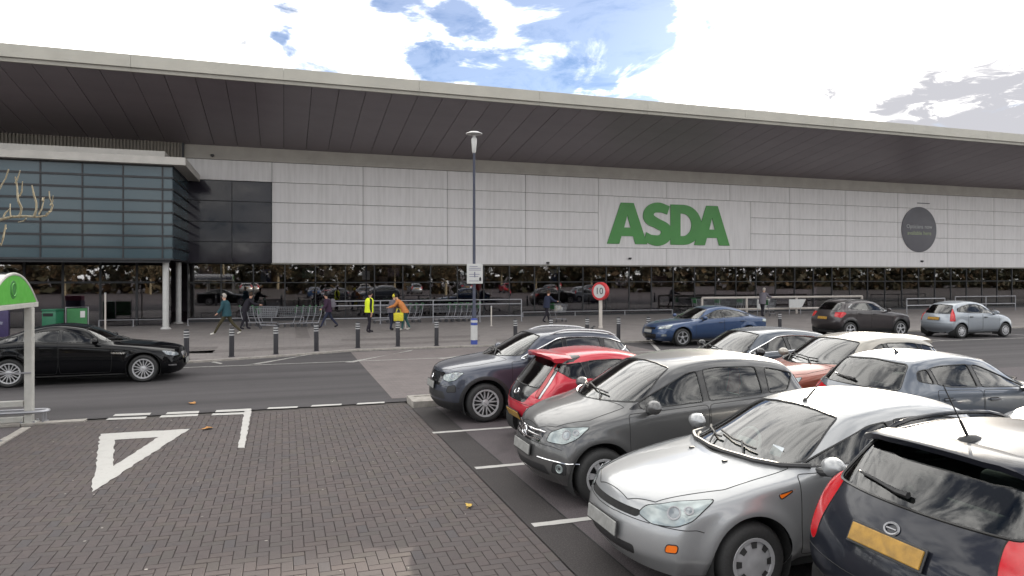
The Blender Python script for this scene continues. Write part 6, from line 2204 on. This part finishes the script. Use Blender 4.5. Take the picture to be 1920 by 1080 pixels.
def person(x, y, rz, label, top, legs, shoes, hair, stride=.25, lean=.05, arms=((.1, .25), (-.1, .25)), h=1.72, hatm=None, hood=False):
    """standing or walking figure facing +x before rz; arms: (swing angle, elbow bend) left, right"""
    root = thing('person', label, 'person', (x, y, PAVE_Z), rz)
    k = h / 1.72
    J = {}; E = []; rad = {}
    def j(n, p, r, par=None):
        J[n] = Vector(p) * k; rad[n] = r * k
        if par: E.append((par, n))
    L_ = lean
    j('pelvis', (0, 0, .93), .135)
    j('waist', (.02 + L_ * .18, 0, 1.08), .125, 'pelvis')
    j('chest', (.02 + L_ * .42, 0, 1.30), .150, 'waist')
    j('neck', (.03 + L_ * .60, 0, 1.47), .062, 'chest')
    j('head0', (.05 + L_ * .68, 0, 1.56), .075, 'neck')
    j('head1', (.055 + L_ * .74, 0, 1.645), .088, 'head0')
    for sd, s_ in (('l', 1), ('r', -1)):
        f = stride * s_
        j('hip' + sd, (0, .09 * s_, .88), .105, 'pelvis')
        kn = Vector((f * .55 + .03, .095 * s_, .49)); an = Vector((f * 1.15 - (.08 if f < 0 else 0), .095 * s_, .085 + (.05 if f < -.1 else 0)))
        j('knee' + sd, kn, .068, 'hip' + sd); j('ankle' + sd, an, .046, 'knee' + sd)
        j('toe' + sd, an + Vector((.17, .02 * s_, -.045 - (.04 if f < -.1 else 0))), .040, 'ankle' + sd)
        sh = Vector((.02 + L_ * .5, .185 * s_, 1.40)); j('sh' + sd, sh, .075, 'chest')
        a, b = arms[0 if s_ > 0 else 1]
        el = sh + Vector((math.sin(a) * .28, .035 * s_, -math.cos(a) * .28)); j('elbow' + sd, el, .055, 'sh' + sd)
        wr = el + Vector((math.sin(a + b) * .24, -.01 * s_, -math.cos(a + b) * .24)); j('wrist' + sd, wr, .040, 'elbow' + sd)
        ha = wr + Vector((math.sin(a + b + .1) * .09, 0, -math.cos(a + b + .1) * .09)); j('hand' + sd, ha, .034, 'wrist' + sd)
        for q in range(4):                                          # fingers and thumb
            tip = ha + Vector((math.sin(a + b + .35) * .06 + .008 * q - .012, (q - 1.5) * .014, -math.cos(a + b + .35) * .06)); j('finger%s%d' % (sd, q), tip, .010, 'hand' + sd)
        j('thumb' + sd, wr + Vector((.05, -.03 * s_, -.04)), .012, 'wrist' + sd)
    names = list(J)
    me = bpy.data.meshes.new('p'); me.from_pydata([J[n] for n in names], [(names.index(a), names.index(b)) for a, b in E], [])
    o = bpy.data.objects.new('p', me); COL.objects.link(o)
    o.modifiers.new('k', 'SKIN'); sd_ = o.modifiers.new('s', 'SUBSURF'); sd_.levels = 1
    for v, n in zip(me.skin_vertices[0].data, names):
        r = rad[n]; v.radius = (r, r) if n not in ('chest', 'waist', 'pelvis') else (r * 1.22, r * .88)
        v.use_root = n == 'pelvis'
    dg = bpy.context.evaluated_depsgraph_get(); body = bpy.data.meshes.new_from_object(o.evaluated_get(dg)); bpy.data.objects.remove(o)
    body.name = 'body'
    body.materials.clear()
    for m in (top, legs, shoes, SKIN): body.materials.append(m)
    zone = {}
    segs = []
    for a, b in E:
        c = 0
        if b.startswith(('hip', 'knee', 'ankle')): c = 1
        if b.startswith('toe'): c = 2
        if b.startswith(('head', 'hand', 'finger', 'thumb')): c = 3
        segs.append((J[a], J[b], c))
    for p in body.polygons:
        c = p.center; best = None
        for a, b, z in segs:
            d = b - a; t = max(0, min(1, (c - a).dot(d) / max(d.length_squared, 1e-9))); e = (a + d * t - c).length
            if best is None or e < best[0]: best = (e, z)
        z = best[1]
        if z == 0 and c.z < .90 * k and abs(c.x) < .3: z = 1
        p.material_index = z
    body.polygons.foreach_set('use_smooth', [True] * len(body.polygons))
    b_ = link('body', body, root)
    H = J['head1']
    hm = MB(); bm = bmesh.new(); bmesh.ops.create_uvsphere(bm, u_segments=14, v_segments=10, radius=1)
    vs = []
    for v in bm.verts:
        p = v.co.copy()
        if p.x > .35 and p.z < .45: p = Vector((.30, p.y * .9, p.z))
        if p.z < -.55: p.z = -.55
        vs.append(H + Vector((p.x * .108 - .012, p.y * .098, p.z * .118 + .012)) * k)
    hm.add(vs, [[q.index for q in f.verts] for f in bm.faces]); bm.free()
    hm.obj('hat' if hatm else 'hair', hatm or hair, root, smooth=True)
    nz = MB(); nz.tube([H + Vector((.085, 0, .0)) * k, H + Vector((.108, 0, -.03)) * k], [.008 * k, .014 * k], 6); nz.obj('nose', SKIN, b_, smooth=True)
    for s_ in (-1, 1):
        e = MB(); e.lathe([(0, .006), (.011, 0), (0, -.004)], 8, m=Matrix.Translation(H + Vector((.082, .034 * s_, .006)) * k) @ Matrix.Rotation(R(90), 4, 'Y')); e.obj('eye', M['gap'], b_)
    mt = MB(); mt.tube([H + Vector((.085, -.025, -.055)) * k, H + Vector((.09, 0, -.056)) * k, H + Vector((.085, .025, -.055)) * k], .005, 4); mt.obj('mouth', M['crimson'], b_)
    return root, J


def jacket(root, J, mat, hem=.82, thick=1.16, name='jacket', sleeves=None):
    """loose shell over the trunk"""
    g = MB(); n = 18; rows = []
    prof = [(hem, .165, .205), (.95, .165, .20), (1.10, .155, .195), (1.25, .165, .215), (1.36, .155, .215), (1.43, .125, .17), (1.475, .085, .095)]
    c0 = J['pelvis']; k = c0.z / .93
    for z, a, b in prof:
        t = np.clip((z - .93) / (1.47 - .93), 0, 1)
        cx = lerp(J['pelvis'].x, J['neck'].x - .01, t)
        rows.append([(cx + a * thick * k * math.cos(q) * .95, b * thick * k * .93 * math.sin(q), z * k) for q in np.linspace(0, 2 * math.pi, n + 1)[:-1]])
    vs = [p for r in rows for p in r]
    g.add(vs, [(i * n + j, i * n + (j + 1) % n, (i + 1) * n + (j + 1) % n, (i + 1) * n + j) for i in range(len(rows) - 1) for j in range(n)])
    o = g.obj(name, mat, root, smooth=True)
    if sleeves:
        for s_ in 'lr':
            q = MB(); q.tube([J['sh' + s_], J['elbow' + s_], J['wrist' + s_]], [.092 * k, .072 * k, .056 * k], 10); q.obj('sleeve', sleeves, root, smooth=True)
    return o


def people():
    K = cloth
    dark = K('near_black', (.016, .014, .020)); navy = K('navy', (.022, .026, .05)); teal = K('teal', (.020, .060, .075)); olive = K('olive', (.05, .042, .022))
    plum = K('plum', (.040, .020, .040)); hiv = K('hi_vis', (.62, .72, .03)); orange = K('orange', (.45, .17, .055)); green = K('bottle', (.025, .075, .075)); grey = K('grey', (.13, .12, .14))
    white = K('white', (.55, .53, .48)); brown = K('brown', (.05, .03, .02)); black = K('black_hair', (.012, .010, .009)); greyh = K('grey_hair', (.33, .30, .27)); yel = K('yellow', (.55, .48, .04))
    p, J = person(-2.3, 31.8, math.pi - .15, 'person in teal jacket and white shoes striding left on the pavement', teal, olive, white, greyh, .42, .10, ((.35, .3), (-.3, .5)), 1.72)
    jacket(p, J, teal, .80, 1.2, sleeves=teal)
    p, J = person(-1.75, 34.9, .1, 'person in black leaning on a trolley behind the one in teal', dark, dark, dark, brown, .1, .35, ((.85, .5), (.85, .5)), 1.70)
    jacket(p, J, dark, .84, 1.15, sleeves=dark)
    p, J = person(2.05, 34.5, math.pi + .1, 'person in plum coat carrying a rucksack, walking left', plum, navy, dark, black, .34, .12, ((.3, .6), (-.2, .3)), 1.66)
    jacket(p, J, plum, .82, 1.18, sleeves=plum)
    rk = tag(link('rucksack', None), 'grey rucksack on the back of the person in plum', 'rucksack'); rk.location = (2.05 + .20, 34.52, PAVE_Z + 1.22)
    q = MB(); q.rbox(-.10, .10, -.15, .15, -.24, .20, .08); q.obj('pack', grey, rk, smooth=True)
    q = MB(); q.rbox(.08, .15, -.11, .11, -.2, .0, .04); q.obj('pocket', grey, rk, smooth=True)
    for s_ in (-.1, .1):
        q = MB(); q.tube([(-.08, s_, .15), (-.24, s_, .22), (-.36, s_, .08), (-.2, s_, -.18)], .014, 5); q.obj('strap', grey, rk)
    p, J = person(3.58, 31.1, .25, 'person in yellow hi-vis waistcoat and dark trousers standing still', dark, dark, dark, black, .05, .0, ((.05, .5), (-.1, .2)), 1.80)
    jacket(p, J, hiv, .86, 1.16, 'waistcoat')
    p, J = person(5.30, 31.8, math.pi - .3, 'person in orange jacket and teal trousers bending forward', orange, green, white, black, .12, .55, ((.75, .5), (.6, .6)), 1.66)
    jacket(p, J, orange, .86, 1.2, sleeves=orange)
    p, J = person(4.72, 32.2, .5, 'person in dark clothes holding a yellow bag, facing the orange jacket', grey, navy, dark, yel, .05, .2, ((.35, .7), (.3, .6)), 1.64)
    jacket(p, J, grey, .86, 1.12, sleeves=grey)
    bg = tag(link('shopping_bag', None), 'bright yellow shopping bag between the two shoppers', 'bag'); bg.location = (4.95, 31.55, PAVE_Z + .66)
    q = MB(); q.rbox(-.22, .22, -.10, .10, -.20, .18, .05); q.obj('bag_body', yel, bg, smooth=True)
    for s_ in (-.05, .05):
        q = MB(); q.tube([(-.12, s_, .16), (-.06, s_, .36), (.06, s_, .36), (.12, s_, .16)], .012, 5); q.obj('handle', yel, bg)
    p, J = person(13.45, 34.9, .25, 'person in dark clothes pushing a loaded trolley left of the speed sign', navy, dark, dark, brown, .2, .12, ((.8, .6), (.8, .6)), 1.70)
    jacket(p, J, navy, .82, 1.14, sleeves=navy)
    p, J = person(28.2, 36.0, .3, 'person in grey coat behind the boot of the blue hatchback', grey, dark, dark, greyh, .15, .18, ((.9, .5), (.9, .5)), 1.76)
    jacket(p, J, grey, .78, 1.18, sleeves=grey)


# ---------------------------------------------------------------- what the glazing mirrors: the far side of the car park
def far_side():
    t = NT('autumn_foliage')
    at = t.n('ShaderNodeAttribute', attribute_name='tone')
    c = t.ramp(at.outputs['Fac'], (0, (.026, .028, .014)), (.4, (.050, .042, .020)), (.7, (.080, .048, .022)), (1, (.11, .072, .028)))
    t.set(Base_Color=c, Roughness=.8)
    M['foliage'] = t.m
    r = random.Random(21); nr = np.random.default_rng(5)
    kinds = []
    for q in range(3):
        n = 2600
        C = []
        blobs = [(nr.normal(0, 1.2), nr.normal(0, 1.2), nr.uniform(3.2, 7.2), nr.uniform(.9, 1.7)) for _ in range(13)]
        V = np.zeros((n * 4, 3)); T = np.zeros(n)
        for i in range(n):
            bx, by, bz, br = blobs[i % len(blobs)]
            d = nr.normal(0, 1, 3); d /= np.linalg.norm(d); rad = br * nr.uniform(.5, 1.05)
            c = np.array([bx, by, bz]) + d * rad
            a, b = nr.normal(0, 1, 3), nr.normal(0, 1, 3); a /= np.linalg.norm(a); b -= a * (a @ b); b /= np.linalg.norm(b)
            s = nr.uniform(.10, .22)
            V[4 * i:4 * i + 4] = [c - a * s, c + b * s * .6, c + a * s, c - b * s * .6]; T[i] = np.clip(nr.normal(.45, .25), 0, 1)
        me = bpy.data.meshes.new('crown'); me.from_pydata(V.tolist(), [], [(4 * i, 4 * i + 1, 4 * i + 2, 4 * i + 3) for i in range(n)])
        me.materials.append(M['foliage']); at = me.attributes.new('tone', 'FLOAT', 'FACE'); at.data.foreach_set('value', T)
        tr = MB(); tr.tube([(0, 0, 0), (.05, 0, 1.5), (0, .05, 3), (0, 0, 5.5)], [.22, .17, .14, .05], 9)
        for k in range(6):
            a = k * 1.05; tr.tube([(0, 0, 2.4 + .3 * k), (.7 * math.cos(a), .7 * math.sin(a), 3.6 + .35 * k), (1.3 * math.cos(a), 1.3 * math.sin(a), 5 + .2 * k)], [.09, .06, .02], 6)
        kinds.append((me, tr.mesh('trunk', M['bark'], smooth=True)))
    for k in range(12):
        o = thing('autumn_tree', 'autumn tree in the row across the car park, seen only mirrored in the glazing', 'tree', (-38 + 9.4 * k + r.uniform(-1.5, 1.5), -36 + r.uniform(-4, 3), -.06), r.uniform(0, 6), 'trees across the car park')
        s = r.uniform(.8, 1.2); o.scale = (s, s, s)
        me, tr = kinds[k % 3]
        link('crown', me, o); link('trunk', tr, o)
    n = 14000
    P = np.c_[nr.uniform(-150, 190, n), nr.uniform(-52, -43, n), np.zeros(n)]
    P[:, 2] = nr.uniform(-.1, 1, n) * (6.8 + 1.8 * np.sin(P[:, 0] * .21) + 1.1 * np.sin(P[:, 0] * .83 + 1))
    a = nr.normal(0, 1, (n, 3)); a /= np.linalg.norm(a, axis=1, keepdims=True); b = nr.normal(0, 1, (n, 3)); b -= a * (a * b).sum(1, keepdims=True); b /= np.linalg.norm(b, axis=1, keepdims=True)
    sc = nr.uniform(.5, 1.2, (n, 1))
    V = np.stack([P - a * sc, P + b * sc * .6, P + a * sc, P - b * sc * .6], 1).reshape(-1, 3)
    me = bpy.data.meshes.new('woodland'); me.from_pydata(V.tolist(), [], [(4 * i, 4 * i + 1, 4 * i + 2, 4 * i + 3) for i in range(n)])
    me.materials.append(M['foliage']); at = me.attributes.new('tone', 'FLOAT', 'FACE'); at.data.foreach_set('value', np.clip(nr.normal(.35, .25, n), 0, 1))
    o = link('woodland', me); o['kind'] = 'stuff'
    # parked cars over there, copies of the ones in view
    lot = [('silver', -4, -14), ('mondeo', 3.5, -14.5), ('orange', 11, -14), ('pale_hatch', 18, -15), ('suv', 25, -14), ('red', 31, -14.5), ('grey_mpv', 38, -14), ('blue_hatch', 45, -14.5)]
    for key, x, y in lot:
        c = copy_tree(CAR[key]); c.location = (x, y, 0); c.rotation_euler = (0, 0, R(90) + r.uniform(-.05, .05))
        tag(c, 'car parked across the aisle, seen only mirrored in the store glazing', 'car', 'cars across the aisle')


def extra_cars():
    c = copy_tree(CAR['silver']); c.location = (9.75, 5.5, 0)
    tag(c, 'pale car just showing above the roof of the blackish hatchback', 'car', ROW)


# ---------------------------------------------------------------- build
build_ground()
street_mats()
building()
build_cars()
extra_cars()
lamp_post()
bollards()
speed_sign()
rails()
shelter()
pruned_tree()
bins()
trolleys()
people()
far_side()
leaf('fallen_leaf', -1.19, 12.4, .008, .6, .10, M['leaf_orange'], 'orange fallen leaf on the blocks right of the white triangle')
leaf('fallen_leaf', -1.72, 15.0, .006, 2.0, .11, M['leaf_orange'], 'orange fallen leaf on the road above the dashed lines')
leaf('fallen_leaf', 1.92, 7.32, .008, 1.1, .07, M['leaf_yellow'], 'yellow fallen leaf on the blocks near the parking bays')
